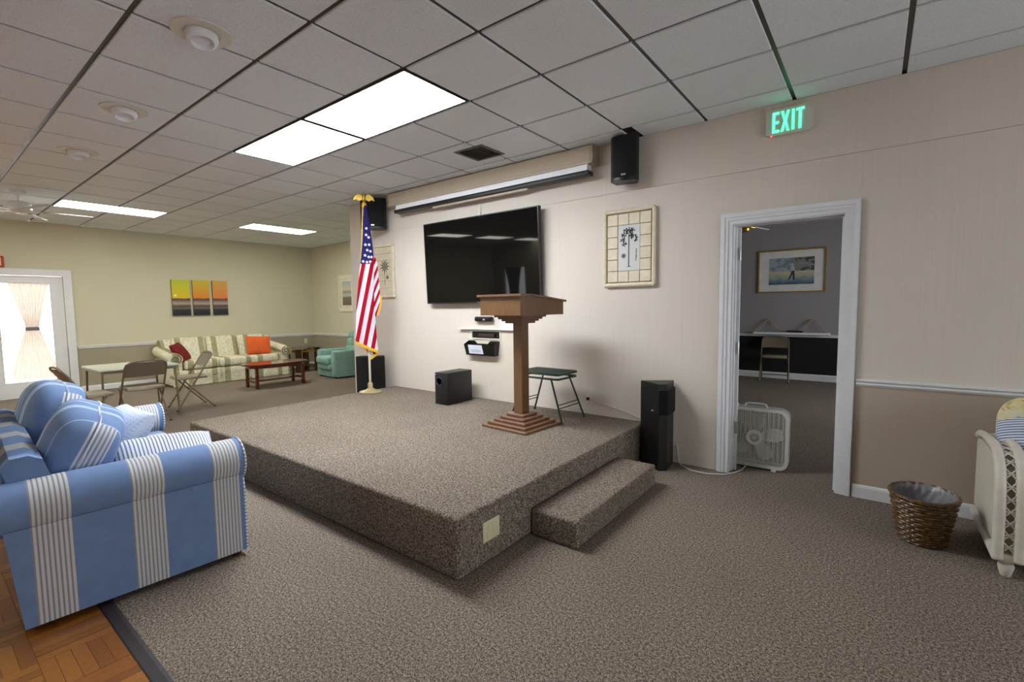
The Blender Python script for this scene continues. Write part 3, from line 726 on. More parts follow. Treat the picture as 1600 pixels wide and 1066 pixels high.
def main_pt(u, v):
    zb = .985-.13*u; z = 2.66-(2.66-zb)*v; l, r = interp(LT, z), interp(RT, z)
    off = l+(r-l)*u; d = .02+.012*math.sin(u*PI)+min(1, v*1.6)*(.016*math.sin(u*2*PI*1.5+.6+v*.8)+.006*math.sin(u*2*PI*3.1+v*3))
    return off, z, d
def flagmat():
    t = NT('flag_cloth'); u = t.xyz(t.uv()); off, z = u[0], u[1]
    c = t.math('SUBTRACT', off, t.math('MULTIPLY', z, .22))
    ph = t.math('FRACT', t.math('DIVIDE', t.math('ADD', c, .481+.102*5), .102))
    red = t.math('LESS_THAN', ph, .48)
    lim = t.math('ADD', 1.945, t.math('MULTIPLY', t.math('MAXIMUM', t.math('SUBTRACT', off, .045), 0), 2.2))
    can = t.math('GREATER_THAN', z, lim)
    col = t.mix(red, lin((226, 222, 232)), lin((176, 24, 44))); col = t.mix(can, col, lin((44, 42, 104)))
    d = t.n('BsdfDiffuse'); tr = t.n('BsdfTranslucent'); m = t.n('MixShader'); m.inputs[0].default_value = .12
    t.link(col, d.inputs[0]); t.link(col, tr.inputs[0]); t.link(d.outputs[0], m.inputs[1]); t.link(tr.outputs[0], m.inputs[2]); t.link(m.outputs[0], t.out.inputs[0]); return t.m
FLAG = flagmat()
MB().sheet(lambda u, v: fp(*main_pt(u, v)), 36, 60, uvf=lambda u, v: main_pt(u, v)[:2]).build('cloth', FLAG, fg, smooth=True, ang=80)
FR = [(2.05, .108), (1.95, .137), (1.74, .150), (1.6, .158), (1.45, .150), (1.30, .105)]
def fold_pt(u, v):
    z = 2.05-.76*v; r = interp(FR, z); l = .05; off = l+(r-l)*u
    return off, z-.0*u, .012-.03*u+.008*math.sin(v*9)
def fold_uv(u, v):
    o, z, d = fold_pt(u, v); zz = z; return ((zz-2.4*o)*(.102/.165)+.22*.9, .9)
MB().sheet(lambda u, v: fp(*fold_pt(u, v)), 12, 30, uvf=fold_uv).build('fold', FLAG, fg, smooth=True, ang=80)
def low_pt(u, v):     # the back layer showing as a point under the hem
    a = (-.105+.215*u); zb = .775+(.46*(.58-u) if u < .58 else .16*(u-.58)); zt = 1.02-.13*u
    return a, zt+(zb-zt)*v, .0+.004*math.sin(u*9)
MB().sheet(lambda u, v: fp(*low_pt(u, v)), 14, 10, uvf=lambda u, v: (low_pt(u, v)[0]*-1, low_pt(u, v)[1])).build('back_layer', FLAG, fg, smooth=True, ang=80)
fq = MB()
fq.sheet(lambda u, v: fp(main_pt(u, 1)[0], main_pt(u, 1)[1]+.004-.038*v, main_pt(u, 1)[2]+.006), 36, 2)
fq.sheet(lambda u, v: fp(low_pt(u, 1)[0], low_pt(u, 1)[1]+.004-.038*v, .004), 14, 2)
fq.sheet(lambda u, v: fp(interp(FR, 1.56-.24*u)+.003+.02*v-.004*u, 1.56-.24*u-.02*v, -.012), 12, 2)
fq.sheet(lambda u, v: fp(interp(LT, 2.64-.62*u)-.004-.014*v*(1-.4*u), 2.64-.62*u, .012), 20, 1)
fq.build('fringe', GOLD, fg, smooth=True)
MB().lathe([(.02, 2.30), (.03, 2.325), (.028, 2.35), (.012, 2.375)], 12).build('fringe_knot', GOLD, fg, smooth=True)
STARW = pbr('star_white', (232, 232, 240), .8)
for off, z in ((.018, 2.38), (.012, 2.30), (.042, 2.27), (.0, 2.18), (.045, 2.18), (.02, 2.115), (.058, 2.10), (-.008, 2.05), (.035, 2.03), (.066, 2.03), (-.034, 1.975), (.012, 1.968), (.05, 1.972)):
    l, r = interp(LT, z), interp(RT, z); u = (off-l)/(r-l); v = (2.66-z)/(2.66-(.985-.13*u)); d = main_pt(u, v)[2]+.008
    q = MB(); R0 = .0215
    pts = [fp(off+(R0 if k % 2 == 0 else R0*.45)*math.sin(k*PI/5), z+(R0 if k % 2 == 0 else R0*.45)*math.cos(k*PI/5), d) for k in range(10)]
    q.add(pts+[fp(off, z, d)], [(10, k, (k+1) % 10) for k in range(10)]); q.build('star', STARW, fg)

# ------------------------------------------------------------------ exit sign
ex = thing('exit_sign', 'white wall sign with glowing green EXIT letters above the doorway', 'sign', (-.55, W, 2.737))
_rr = [(cx+.03*math.cos(math.radians(s0+18*k)), cz+.03*math.sin(math.radians(s0+18*k))) for cx, cz, s0 in ((.12, .065, 0), (-.12, .065, 90), (-.12, -.065, 180), (.12, -.065, 270)) for k in range(6)]
MB().prism(_rr, -.03, 0, 'y').build('housing', pbr('sign_housing', (206, 206, 196), .45, var=.03), ex, smooth=True)
GL = NT('exit_green'); e = GL.n('Emission'); e.inputs[0].default_value = lin((90, 255, 180)); GL.link(GL.math('ADD', GL.math('MULTIPLY', GL.noise(GL.obj(), 18, 1), .8), .7), e.inputs[1]); GL.link(e.outputs[0], GL.out.inputs[0]); GL = GL.m
def letter(boxes, polys=()):
    mb = MB()
    for b in boxes: mb.box(b[0], b[1], -.036, -.028, b[2], b[3])
    for p in polys: mb.prism(p, -.036, -.028, 'y')
    mb.build('letter', GL, ex)
zb, zt = -.073, .073; s = .017
letter([(-.107, -.107+s, zb, zt), (-.107+s, -.062, zt-s, zt), (-.107+s, -.064, -.010, .008), (-.107+s, -.062, zb, zb+s)])
letter([], [[(-.052, zt), (-.034, zt), (-.0235, .022), (-.013, zt), (.005, zt), (-.014, .0), (.005, zb), (-.013, zb), (-.0235, -.022), (-.034, zb), (-.052, zb), (-.033, 0)]])
letter([(.018, .036, zb, zt)])
letter([(.046, .096, zt-s, zt), (.062, .080, zb, zt-s)])
MB().rbox(-.118, -.106, -.034, -.026, -.098, -.090, .002).build('red_light', emis('red_led', (255, 60, 70), 3), ex)

# ------------------------------------------------------------------ ceiling fittings
for lb, (x, y) in zip(('white eyeball downlight nearest the camera in the ceiling', 'middle white eyeball downlight of the three in the ceiling', 'farthest white eyeball downlight, nearest the ceiling fan'), ((-2.915, 1.095), (-4.452, 1.123), (-5.917, 1.124))):
    t = thing('eyeball_downlight', lb, 'ceiling light', (x, y, H), 0, 'eyeball downlights')
    MB().lathe([(.145, -.0005), (.143, -.006), (.10, -.010), (.085, -.004), (.083, .001)], 32).build('trim_ring', pbr('downlight_trim_%d' % int(-x), (216, 212, 200), .45, var=.03), t, smooth=True)
    MB().lathe([(.078, 0), (.078, -.03), (.07, -.046), (.056, -.052), (.05, -.046), (.046, -.03), (0, -.024)], 28, M=T(-.01, 0, -.004) @ R(-14, 'Y')).build('eyeball', WHITE, t, smooth=True)
vt = thing('air_vent', 'square dark air vent grille in the ceiling near the screen case', 'vent', (-3.087, 3.535, H))
a = .175
f = MB()
for q in ((-a, a, -a, -a+.028), (-a, a, a-.028, a), (-a, -a+.028, -a+.028, a-.028), (a-.028, a, -a+.028, a-.028)): f.box(q[0], q[1], q[2], q[3], -.006, -.0005)
f.build('frame', pbr('vent_frame', (92, 88, 82), .5), vt)
MB().box(-a+.028, a-.028, -a+.028, a-.028, -.0015, -.0005).build('back', BLACK, vt)
VS = pbr('vent_slat', (62, 60, 56), .5)
for i in range(12):
    y = -a+.04+i*.0247; q = MB(); q.add([(-a+.028, y, -.006), (a-.028, y, -.006), (a-.028, y+.015, -.0018), (-a+.028, y+.015, -.0018), (-a+.028, y, -.0048), (a-.028, y, -.0048)], [(0, 3, 2, 1), (0, 1, 5, 4), (4, 5, 2, 3)]); q.build('slat', VS, vt)
def ceiling_fan(name, label, loc, drop, rz, hubmat, blademat, r=.62, irons=None, lamp=False):
    t = thing(name, label, 'ceiling fan', loc, rz)
    MB().lathe([(.075, 0), (.072, -.03), (.03, -.055), (.014, -.06)], 24).build('canopy', hubmat, t, smooth=True)
    MB().tube([(0, 0, -.055), (0, 0, -drop+.06)], .013, 10).build('down_rod', hubmat, t, smooth=True)
    MB().lathe([(.02, -drop+.08), (.09, -drop+.065), (.115, -drop+.03), (.115, -drop-.03), (.09, -drop-.055), (.05, -drop-.075), (0, -drop-.08)], 28).build('motor', hubmat, t, smooth=True)
    for k in range(5):
        M = R(k*72, 'Z') @ R(12, 'X')
        bl = MB(); pl = [(.20, -.05), (.3, -.062), (r-.06, -.072), (r-.015, -.05), (r, 0), (r-.015, .05), (r-.06, .072), (.3, .062), (.20, .05)]
        bl.prism(pl, -.004, .004, 'z', M=T(0, 0, -drop-.035) @ M); b = bl.build('blade', blademat, t)
        MB().prism([(.10, -.015), (.16, -.012), (.22, -.035), (.26, 0), (.22, .035), (.16, .012), (.10, .015)], -.011, -.0045, 'z', M=T(0, 0, -drop-.035) @ M).build('blade_iron', irons or hubmat, b)
    if lamp: MB().lathe([(.05, -drop-.075), (.06, -drop-.085), (.055, -drop-.11), (.02, -drop-.125), (0, -drop-.125)], 20).build('light_kit', BRASS, t, smooth=True)
    return t
ceiling_fan('ceiling_fan', 'white ceiling fan near the glazed door at the left edge', (-8.35, 1.0, H), .20, 12, WHITE, pbr('fan_blade_white', (170, 176, 182), .5), .68)
ceiling_fan('ceiling_fan', 'white bladed ceiling fan with brass fittings in the back room', (-1.42, 7.0, BC), .325, 4, BRASS, pbr('fan_blade_ivory', (220, 214, 204), .45), .62, BRASS, True)

# ================================================================== FURNITURE
# ------------------------------------------------------------------ blue striped sofa
BL, BLI, BDK = (114, 139, 180), (206, 205, 202), (142, 146, 158)
SFX = striped('sofa_cloth_across', 1, .347, -.41, .132, 8, BL, BLI, BDK)
SFY = striped('sofa_cloth_along', 0, .347, -.93, .132, 8, BL, BLI, BDK)
TICK = striped('ticking_cloth', 0, .0165, 0, .0165, 1, (224, 226, 230), (226, 228, 234), (116, 130, 158))
PIPE = striped('piping_ticking', 2, .02, 0, .02, 1, (224, 226, 230), (226, 228, 234), (150, 165, 195))
so = thing('sofa', 'blue sofa with grey and white pinstriped bands at the left foreground', 'sofa', (-3.735, .745, 0), -3)
def arm(s):
    x0, x1 = sorted((s*.735, s*.905))
    o = MB().prism([(-.45, .03), (.437, .03), (.437, .47), (-.49, .47)], x0, x1, 'x').build('arm', SFX, so, smooth=True)
    cx = s*.812
    rl = MB(); n = 28; rr = .118
    def rp(k): return (cx+rr*math.cos(k), .545+rr*.96*math.sin(k))
    rl.prism([rp(2*PI*k/n) for k in range(n)], -.51, .444, 'y'); rl.build('arm_roll', SFX, o, smooth=True, ang=50)
    path = [(cx+(rr+.002)*math.cos(q), .446, .545+(rr*.96+.002)*math.sin(q)) for q in [math.radians(a) for a in (range(-58, 240, 12) if s > 0 else range(238, -60, -12))]]
    ex = s*.907
    path = [(ex, .441, .032)]+[(ex, .441, .2), (ex, .441, .38)]+path
    MB().tube(path, .006, 6).build('piping', PIPE, o, smooth=True)
arm(1); arm(-1)
MB().rbox(-.735, .735, .36, .43, .03, .285, .012).build('front_rail', SFY, so, smooth=True)
bk = MB(); BP = [(-.447, .03), (-.44, .03), (-.30, .28), (-.325, .66), (-.345, .735), (-.39, .762), (-.45, .758), (-.48, .72)]
bk.prism([(y, z) for y, z in BP], -.733, .733, 'x'); bk.prism([(y, z) for y, z in BP if z > .6]+[(-.447, .60), (-.322, .60)] if False else [(-.447, .60), (-.322, .60), (-.325, .66), (-.345, .735), (-.39, .762), (-.45, .758), (-.48, .72)], -.80, .80, 'x'); bk.build('back', SFY, so, smooth=True, ang=35)
MB().box(-.73, .73, -.32, .37, .03, .27).build('deck', SFY, so)
for s in (-1, 1):
    MB().rbox(s*.365-.362, s*.365+.362, -.22, .445, .272, .465, .05, 4).build('seat_cushion', SFY, so, smooth=True)
for x in (-.86, .86):
    for y in (-.4, .39): MB().lathe([(.02, 0), (.028, .03)], 12, M=T(x, y, 0)).build('foot', DKWOOD, so)
def cushion(name, label, mats, w, h, t, M, cat='cushion', e=4.0, pe=.5, pinch=.05, pipe=None, group=None):
    mb = MB(); mb.pillow(w, h, t, None, e, pe, pinch, 20)
    o = mb.build(name, mats, None, smooth=True, weld=True, ang=85); o.matrix_world = M; tag(o, label, cat, group)
    if pipe:
        n = 64; path = []
        for k in range(n):
            q = k/n*4; sd = int(q); f = (q-sd)*2-1
            a, b = ((f, -1), (1, f), (-f, 1), (-1, -f))[sd]
            path.append((a*w/2*(1-pinch*(1-b*b)*a*a), b*h/2*(1-pinch*(1-a*a)*b*b), 0))
        MB().tube(path, .006, 6, True).build('piping', pipe, o, smooth=True)
    return o
SW = so.matrix_basis if False else Matrix.Translation((-3.735, .745, 0)) @ R(-3, 'Z')
def boxcushion(name, label, mats, w, h, t, M, cat='cushion', e=.5, pipe=None, group=None, n=28):
    """soft boxy cushion (rounded superellipsoid)"""
    def sp(x): return math.copysign(abs(x)**e, x)
    mb = MB(); vs = []
    def f(u, v):
        a = -PI+2*PI*u; b = -PI/2+PI*v
        p = Vector((w/2*sp(math.cos(b))*sp(math.cos(a)), h/2*sp(math.cos(b))*sp(math.sin(a)), t/2*sp(math.sin(b))))
        p.y += .012*math.sin(p.x*9+1)*abs(p.z)/(t/2); p.z += .010*math.sin(p.x*11)+.008*math.sin(p.y*13)
        return p
    mb.sheet(f, n*3, n)
    o = mb.build(name, mats, None, smooth=True, weld=True, ang=85); o.matrix_world = M; tag(o, label, cat, group)
    if pipe: MB().tube([(w/2*sp(math.cos(a))*1.003, h/2*sp(math.sin(a))*1.003, .010*math.sin(w/2*sp(math.cos(a))*11)+.008*math.sin(h/2*sp(math.sin(a))*13)) for a in [2*PI*k/90 for k in range(90)]], .0055, 6, True).build('piping', pipe, o, smooth=True)
    return o
def endcush(name, zlo, zhi, edge):
    t = NT(name); v = t.obj(); s = t.xyz(v)
    b = t.ramp(t.noise(v, 14, 3), [(.3, mul(lin(BL), .93)), (.7, mul(lin(BL), 1.07))])
    ph = t.math('FRACT', t.math('DIVIDE', t.math('ADD', s[0], 3.07), .17)); pale = t.math('LESS_THAN', ph, .27)
    top = t.mix(pale, b, lin((168, 190, 220)))
    inz = t.math('MULTIPLY', t.math('GREATER_THAN', s[2], zlo), t.math('LESS_THAN', s[2], zhi))
    ln = t.math('GREATER_THAN', t.math('FRACT', t.math('MULTIPLY', s[2], 52)), .45)
    pin = t.mix(ln, lin((138, 146, 168)), lin((206, 208, 212)))
    end = t.mix(inz, b, pin); c = t.mix(t.math('GREATER_THAN', s[0], edge), top, end)
    t.bsdf(c, .85, bump=t.noise(v, 9, 2), bstr=.25, bdist=.02, spec=.2); return t.m
def bandcush(name, band0):
    """a plain blue cushion with one pinstriped panel over its end"""
    t = NT(name); v = t.obj(); x = t.xyz(v)
    b = t.ramp(t.noise(v, 14, 3), [(.3, mul(lin(BL), .93)), (.7, mul(lin(BL), 1.07))])
    cmp = stripes(t, v, .347, band0, .11, 6, b, lin((206, 210, 216)), lin((150, 160, 185)), 0)
    t.bsdf(cmp, .85, bump=t.noise(v, 500, 1), bstr=.15, bdist=.001, spec=.2); return t.m
BC1 = endcush('back_cushion_cloth', -.085, .02, .335); BC2 = endcush('back_cushion_cloth_far', -.085, .02, .275)
boxcushion('back_cushion', 'big blue back cushion with a pinstriped end at the near arm', BC1, .78, .45, .31, SW @ T(.315, -.175, .672) @ R(-6, 'Z') @ R(62, 'X'), pipe=PIPE, group='loose back cushions of the blue sofa')
boxcushion('back_cushion', 'blue back cushion at the far end, showing above the nearer one', BC2, .66, .52, .27, SW @ T(-.42, -.235, .70) @ R(3, 'Z') @ R(70, 'X'), pipe=PIPE, group='loose back cushions of the blue sofa')
CHK = NT('pale_check_cloth'); v = CHK.obj(); xx = CHK.xyz(v)
ck = CHK.math('MULTIPLY', CHK.math('GREATER_THAN', CHK.math('FRACT', CHK.math('MULTIPLY', xx[0], 46)), .5), CHK.math('GREATER_THAN', CHK.math('FRACT', CHK.math('MULTIPLY', xx[1], 46)), .5))
CHK.bsdf(CHK.mix(ck, lin((212, 222, 240)), lin((188, 206, 232))), .85); CHK = CHK.m
cushion('throw_pillow', 'pale blue checked pillow leaning behind the ticking pillow', CHK, .54, .48, .20, SW @ T(.04, .0, .60) @ R(4, 'Z') @ R(46, 'X'), 'pillow', 3.0, pe=.45, pinch=.03)
cushion('throw_pillow', 'white and navy ticking pillow resting along the near sofa arm', TICK, .50, .32, .18, SW @ T(.575, .16, .565) @ R(90, 'Z') @ R(3, 'Y') @ R(34, 'X'), 'pillow', 3.2, pipe=PIPE)

# ------------------------------------------------------------------ wicker armchair at the right edge
WK = pbr('white_wicker', (214, 209, 196), .4, var=.05, vs=30); WKP = pbr('wicker_panel', (204, 198, 182), .6, var=.06, vs=60, bump=.5, bs=160)
wc = thing('wicker_armchair', 'white painted wicker armchair cut off by the right edge', 'armchair', (0, 0, 0))
PROF = [(3.985, .10), (3.985, .575), (3.93, .600), (3.80, .617), (3.66, .627), (3.54, .627), (3.45, .612), (3.385, .575), (3.345, .515), (3.322, .44), (3.312, .34), (3.308, .22), (3.306, .10)]
def wicker_arm(x0, x1, outer):
    s = 1 if outer > 0 else -1
    inner = [(y+.018, z-.016) if z > .11 else (y+.018, z) for y, z in PROF[1:]]; inner = [(3.985, .10), (3.985, .555)]+[(min(y, 3.98), z) for y, z in inner[1:]]
    MB().prism([(3.95, .16)]+[(y+.03 if y < 3.6 else y-.03 if y > 3.93 else y, min(z-.03, .59)) for y, z in PROF[1:-1]]+[(3.35, .16)], x0+.012, x1-.012, 'x').build('arm_panel', WKP, wc)
    for x in (x0+.022, x1-.022):
        MB().tube([(x, y, z) for y, z in PROF[1:]], [.020]*3+[.022]*4+[.023]*5, 10).build('arm_rail', WK, wc, smooth=True)
    MB().rbox(x0, x1, 3.296, 3.986, .085, .128, .012).build('base_rail', WK, wc, smooth=True)
    # lattice between the rails
    L = []; tot = 0
    for (a, b) in zip(PROF[1:-1], PROF[2:]):
        d = math.dist(a, b); k = max(1, int(d/.01))
        for i in range(k): L.append((a[0]+(b[0]-a[0])*i/k, a[1]+(b[1]-a[1])*i/k))
    a0, a1 = x0+.034, x1-.034; n = len(L); seg = 6; i = 4
    while i+seg < n-2:
        pth = L[i:i+seg+1]
        q = MB()
        q.tube([(a0+(a1-a0)*k/seg, p[0]-.004, p[1]+.003) for k, p in enumerate(pth)], .0045, 6)
        q.tube([(a1-(a1-a0)*k/seg, p[0]-.004, p[1]+.003) for k, p in enumerate(pth)], .0045, 6)
        mid = pth[seg//2]
        q.tube([(a0, mid[0], mid[1]), ((a0+a1)/2, mid[0]-.007, mid[1]+.005), (a1, mid[0], mid[1])], .004, 6)
        q.build('lattice_cross', WK, wc, smooth=True)
        i += seg
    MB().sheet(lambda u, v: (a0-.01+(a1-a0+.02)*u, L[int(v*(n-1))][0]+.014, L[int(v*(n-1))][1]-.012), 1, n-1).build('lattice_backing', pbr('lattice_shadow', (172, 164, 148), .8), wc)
    for y in (3.335, 3.94):
        MB().lathe([(.013, 0), (.020, .006), (.026, .03), (.032, .055), (.030, .066), (.022, .070), (.030, .080), (.030, .088)], 16, M=T((x0+x1)/2, y, 0)).build('turned_foot', WK, wc, smooth=True)
wicker_arm(.510, .630, -1); wicker_arm(1.36, 1.48, 1)
MB().rbox(.64, 1.36, 3.312, 3.35, .10, .27, .01).build('front_apron', WK, wc, smooth=True)
MB().box(.64, 1.36, 3.35, 3.95, .24, .27).build('seat_deck', WKP, wc)
MB().rbox(.645, 1.355, 3.94, 3.985, .12, .72, .02).build('back_panel', WKP, wc, smooth=True)
def floral():
    t = NT('floral_cloth'); v = t.obj(); n = t.noise(v, 13, 3); n2 = t.noise(v, 22, 2)
    c = t.ramp(n, [(.34, lin((150, 158, 176))), (.44, lin((226, 222, 196))), (.56, lin((222, 212, 150))), (.68, lin((176, 178, 110)))])
    c = t.mix(t.math('GREATER_THAN', n2, .63), c, lin((206, 140, 116))); t.bsdf(c, .85); return t.m
FLO = floral()
boxcushion('floral_cushion', 'yellow and cream floral back cushion on the wicker armchair', FLO, .68, .42, .22, T(.915, 3.80, .665) @ R(76, 'X'), e=.6)
boxcushion('seat_cushion', 'cream floral seat cushion in the wicker armchair', FLO, .72, .64, .18, T(.995, 3.62, .365), e=.35)
cushion('throw_pillow', 'navy and white ticking pillow against the arm of the wicker chair', striped('ticking_blue', 1, .017, 0, .017, 1, (220, 224, 232), (222, 226, 236), (92, 116, 160)), .44, .44, .15, T(.735, 3.58, .60) @ R(-38, 'Z') @ R(58, 'X') @ R(14, 'Z'), 'pillow', 2.6)

# ------------------------------------------------------------------ basket
bs = thing('waste_basket', 'oval brown wicker waste basket lined with a clear bag', 'basket', (.262, 3.585, 0))
WICK = NT('brown_wicker'); _n = WICK.noise(WICK.obj(), 55, 3); WICK.bsdf(WICK.ramp(_n, [(.36, lin((58, 40, 18))), (.52, lin((98, 69, 30))), (.68, lin((140, 104, 52)))]), .35, bump=_n, bstr=.3); WICK = WICK.m
bh = .275
def brad(z): k = z/bh; return .106+.046*k, .122+.058*k
rows = 16; wv = MB()
for r in range(rows):
    z = .012+r*(bh-.02)/rows; a, b = brad(z); n = 112
    path = [((a+.004*math.sin(k*2*PI*14/n+(r % 2)*PI))*math.cos(2*PI*k/n), (b+.004*math.sin(k*2*PI*14/n+(r % 2)*PI))*math.sin(2*PI*k/n), z) for k in range(n)]
    MB().tube(path, .0084, 6, True).build('weave_row', WICK, bs, smooth=True)
for k in range(28):
    an = 2*PI*(k+.5)/28; a0, b0 = brad(0); a1, b1 = brad(bh)
    MB().tube([(a0*math.cos(an), b0*math.sin(an), .003), (a1*math.cos(an), b1*math.sin(an), bh)], .0045, 6).build('stake', WICK, bs, smooth=True)
a, b = brad(bh); n = 120
MB().tube([((a+.003)*math.cos(2*PI*k/n), (b+.003)*math.sin(2*PI*k/n), bh+.002*math.sin(k*.9)) for k in range(n)], .0105, 8, True).build('rim', WICK, bs, smooth=True)
MB().lathe([(.104, .006), (.104, .0)], 32, sy=1.15).build('bottom', WICK, bs)
LIN = NT('bag_liner'); a1 = LIN.n('BsdfTransparent'); a1.inputs[0].default_value = (.85, .86, .88, 1); a2 = LIN.n('BsdfPrincipled'); a2.inputs['Base Color'].default_value = lin((150, 150, 156)); a2.inputs['Roughness'].default_value = .22
m = LIN.n('MixShader'); m.inputs[0].default_value = .5; LIN.link(a1.outputs[0], m.inputs[1]); LIN.link(a2.outputs[0], m.inputs[2]); m.inputs[0].default_value = .72; LIN.link(m.outputs[0], LIN.out.inputs[0]); LIN = LIN.m
def liner(u, v):
    an = 2*PI*u; z = bh+.004-(bh-.02)*v if v > .06 else bh+.012
    a, b = brad(max(min(z, bh), 0)); w = (1-.10*v)*(1+.03*math.sin(an*7+v*11)*(.3+v)+.02*math.sin(an*19-v*23)+.012*math.sin(an*31+v*37))-.09
    if v <= .06: w = 1.0
    return (a*w*math.cos(an), b*w*math.sin(an), z+.006*math.sin(an*23)*(v > .06))
MB().sheet(liner, 120, 14).build('bag', LIN, bs, smooth=True, ang=30)

# ------------------------------------------------------------------ box fan
bf = thing('box_fan', 'white square box fan standing on the carpet in the doorway', 'fan', (-.772, 4.345, 0), 2)
FW = pbr('fan_white', (214, 214, 210), .42, var=.03); FS = pbr('fan_side_grey', (176, 176, 180), .4, var=.03); FBL = pbr('fan_blade', (206, 212, 200), .4, var=.03)
a = .252
def rsq(a, r, n=6):
    pts = []
    for cx, cz, s in ((a-r, a-r, 0), (-a+r, a-r, 90), (-a+r, -a+r, 180), (a-r, -a+r, 270)):
        for k in range(n+1): an = math.radians(s+90*k/n); pts.append((cx+r*math.cos(an), cz+r*math.sin(an)))
    return pts
def ring(outer, inner, y0, y1):
    n = len(outer); v = [(x, y0, z) for x, z in outer]+[(x, y0, z) for x, z in inner]+[(x, y1, z) for x, z in outer]+[(x, y1, z) for x, z in inner]
    f = []
    for i in range(n):
        j = (i+1) % n
        f += [(i, j, n+j, n+i), (2*n+i, 3*n+i, 3*n+j, 2*n+j), (i, 2*n+i, 2*n+j, j), (n+i, n+j, 3*n+j, 3*n+i)]
    mb = MB(); mb.add(v, f, M=T(0, 0, .015+a)); return mb
ring(rsq(a, .07), rsq(a-.006, .066), .006, .094).build('case', FS, bf, smooth=True, ang=60)
for y0, y1 in ((-.006, .008), (.092, .106)): ring(rsq(a, .07), rsq(a-.026, .05), y0, y1).build('front_frame' if y0 < 0 else 'rear_frame', FW, bf, smooth=True, ang=35)
for yg, nm in ((.001, 'front_grille'), (.098, 'rear_grille')):
    g = MB()
    for i in range(-6, 7): x = i*.0345; g.box(x-.0022, x+.0022, yg-.003, yg+.001, .045, 2*a-.012)
    for i in range(36): z = .045+i*.0126; g.box(-a+.028, a-.028, yg-.001, yg+.0005, z-.0009, z+.0009)
    stuff(g.build(nm, FW, bf))
zc = .015+a
for k in range(5):
    an = math.radians(90+72*k-8); q = MB()
    def bp(u, v, an=an):
        r = .045+.165*v; wdt = (.040+.055*math.sin(min(v*1.15, 1)*PI*.62))*(1-.28*max(0, v-.75)/.25)*(u-.5)*2*.62
        aa = an+wdt/max(r, .05)*.9
        return (r*math.cos(aa), .05+.035*(u-.5)*2*(1-.3*v), zc+r*math.sin(aa))
    q.sheet(bp, 8, 12); q.build('blade', FBL, bf, smooth=True)
MB().lathe([(0, -.022), (.018, -.022), (.022, -.016), (.024, -.010)], 24, M=T(0, .012, zc) @ R(-90, 'X') @ R(180, 'X') @ R(180, 'X')).build('hub_cap', FW, bf, smooth=True)
MB().lathe([(.038, -.004), (.062, -.006), (.066, 0), (.062, .012), (.038, .012), (.038, -.004)], 32, M=T(0, .0, zc) @ R(90, 'X')).build('hub_ring', FW, bf, smooth=True)
q = MB()
for k in range(10): q.box(-.003, .003, -.003, .002, .018, .040, M=T(0, -.006, zc) @ R(36*k, 'Y'))
q.build('hub_spokes', FW, bf)
MB().lathe([(.045, 0), (.045, .05)], 24, M=T(0, .045, zc) @ R(-90, 'X')).build('motor', pbr('fan_motor', (120, 122, 118), .5), bf, smooth=True)
MB().tube([(-.085, .05, 2*a+.012), (-.075, .05, 2*a+.038), (-.05, .05, 2*a+.045), (.05, .05, 2*a+.045), (.075, .05, 2*a+.038), (.085, .05, 2*a+.012)], .009, 8).build('carry_handle', FW, bf, smooth=True)
MB().lathe([(.022, 0), (.022, .012), (.016, .022), (0, .024)], 16, M=T(-.155, .05, 2*a+.014)).build('speed_knob', FW, bf, smooth=True)
for x in (-.15, .15): MB().rbox(x-.02, x+.02, -.03, .13, 0, .018, .005).build('foot', FW, bf, smooth=True)

# ------------------------------------------------------------------ folding chairs
CT = pbr('chair_tan_enamel', (124, 112, 94), .38, .3, var=.05); CP = pbr('chair_vinyl', (150, 138, 116), .5, var=.06)
def folding_chair(label, loc, rz):
    t = thing('folding_chair', label, 'chair', loc, rz, 'tan metal folding chairs')
    # faces +y : one bent tube makes back and front legs
    P = lambda x, k: (x, -.235+.47*k, .78*(1-k))     # k 0 top .. 1 floor
    pts = [P(-.222, .99), P(-.218, .5), P(-.212, .10)]
    pts += [(-.20, -.225, .752), (-.16, -.235, .775), (-.10, -.238, .785), (0, -.24, .788), (.10, -.238, .785), (.16, -.235, .775), (.20, -.225, .752)]
    pts += [P(.212, .10), P(.218, .5), P(.222, .99)]
    MB().tube(pts, .0115, 8).build('back_frame', CT, t, smooth=True)
    def pan(u, v):
        x = (u-.5)*.405; k = .012+.235*v; b = P(x, k); lim = .2-max(0, .5-v)*.0
        return (x*(1-.18*max(0, .25-v)/.25), b[1]-.012-.022*(1-(2*u-1)**2), b[2]+.002)
    mb = MB(); mb.sheet(pan, 12, 6); mb.sheet(lambda u, v: tuple(Vector(pan(u, v))+Vector((0, .012, 0))), 12, 6); mb.build('backrest', CT, t, smooth=True)
    MB().rbox(-.195, .195, -.165, .215, .425, .445, .012).build('seat_pan', CT, t, smooth=True)
    MB().rbox(-.19, .19, -.16, .21, .440, .462, .018, 3).build('seat_pad', CP, t, smooth=True)
    for s in (-1, 1):
        MB().tube([(s*.205, .14, .425), (s*.208, -.05, .20), (s*.212, -.225, .006)], .0105, 8).build('rear_leg', CT, t, smooth=True)
        MB().tube([(s*.212, -.223, .012), (s*.212, -.229, 0)], .014, 8).tube([(s*.222, .229, .012), (s*.222, .234, 0)], .014, 8).build('rubber_foot', BLACK, t, smooth=True)
    MB().tube([(-.22, .155, .13), (.22, .155, .13)], .007, 6).build('stretcher', CT, t, smooth=True)
    MB().tube([(-.21, -.155, .095), (.21, -.155, .095)], .007, 6).build('stretcher', CT, t, smooth=True)
    return t
ch = folding_chair('tan folding chair with its back to the camera at the card table', (-7.30, 1.83, 0), 90)
dup(ch, 'tan folding chair on the sofa side of the card table, seen side on', (-7.82, 2.53, 0), 176)
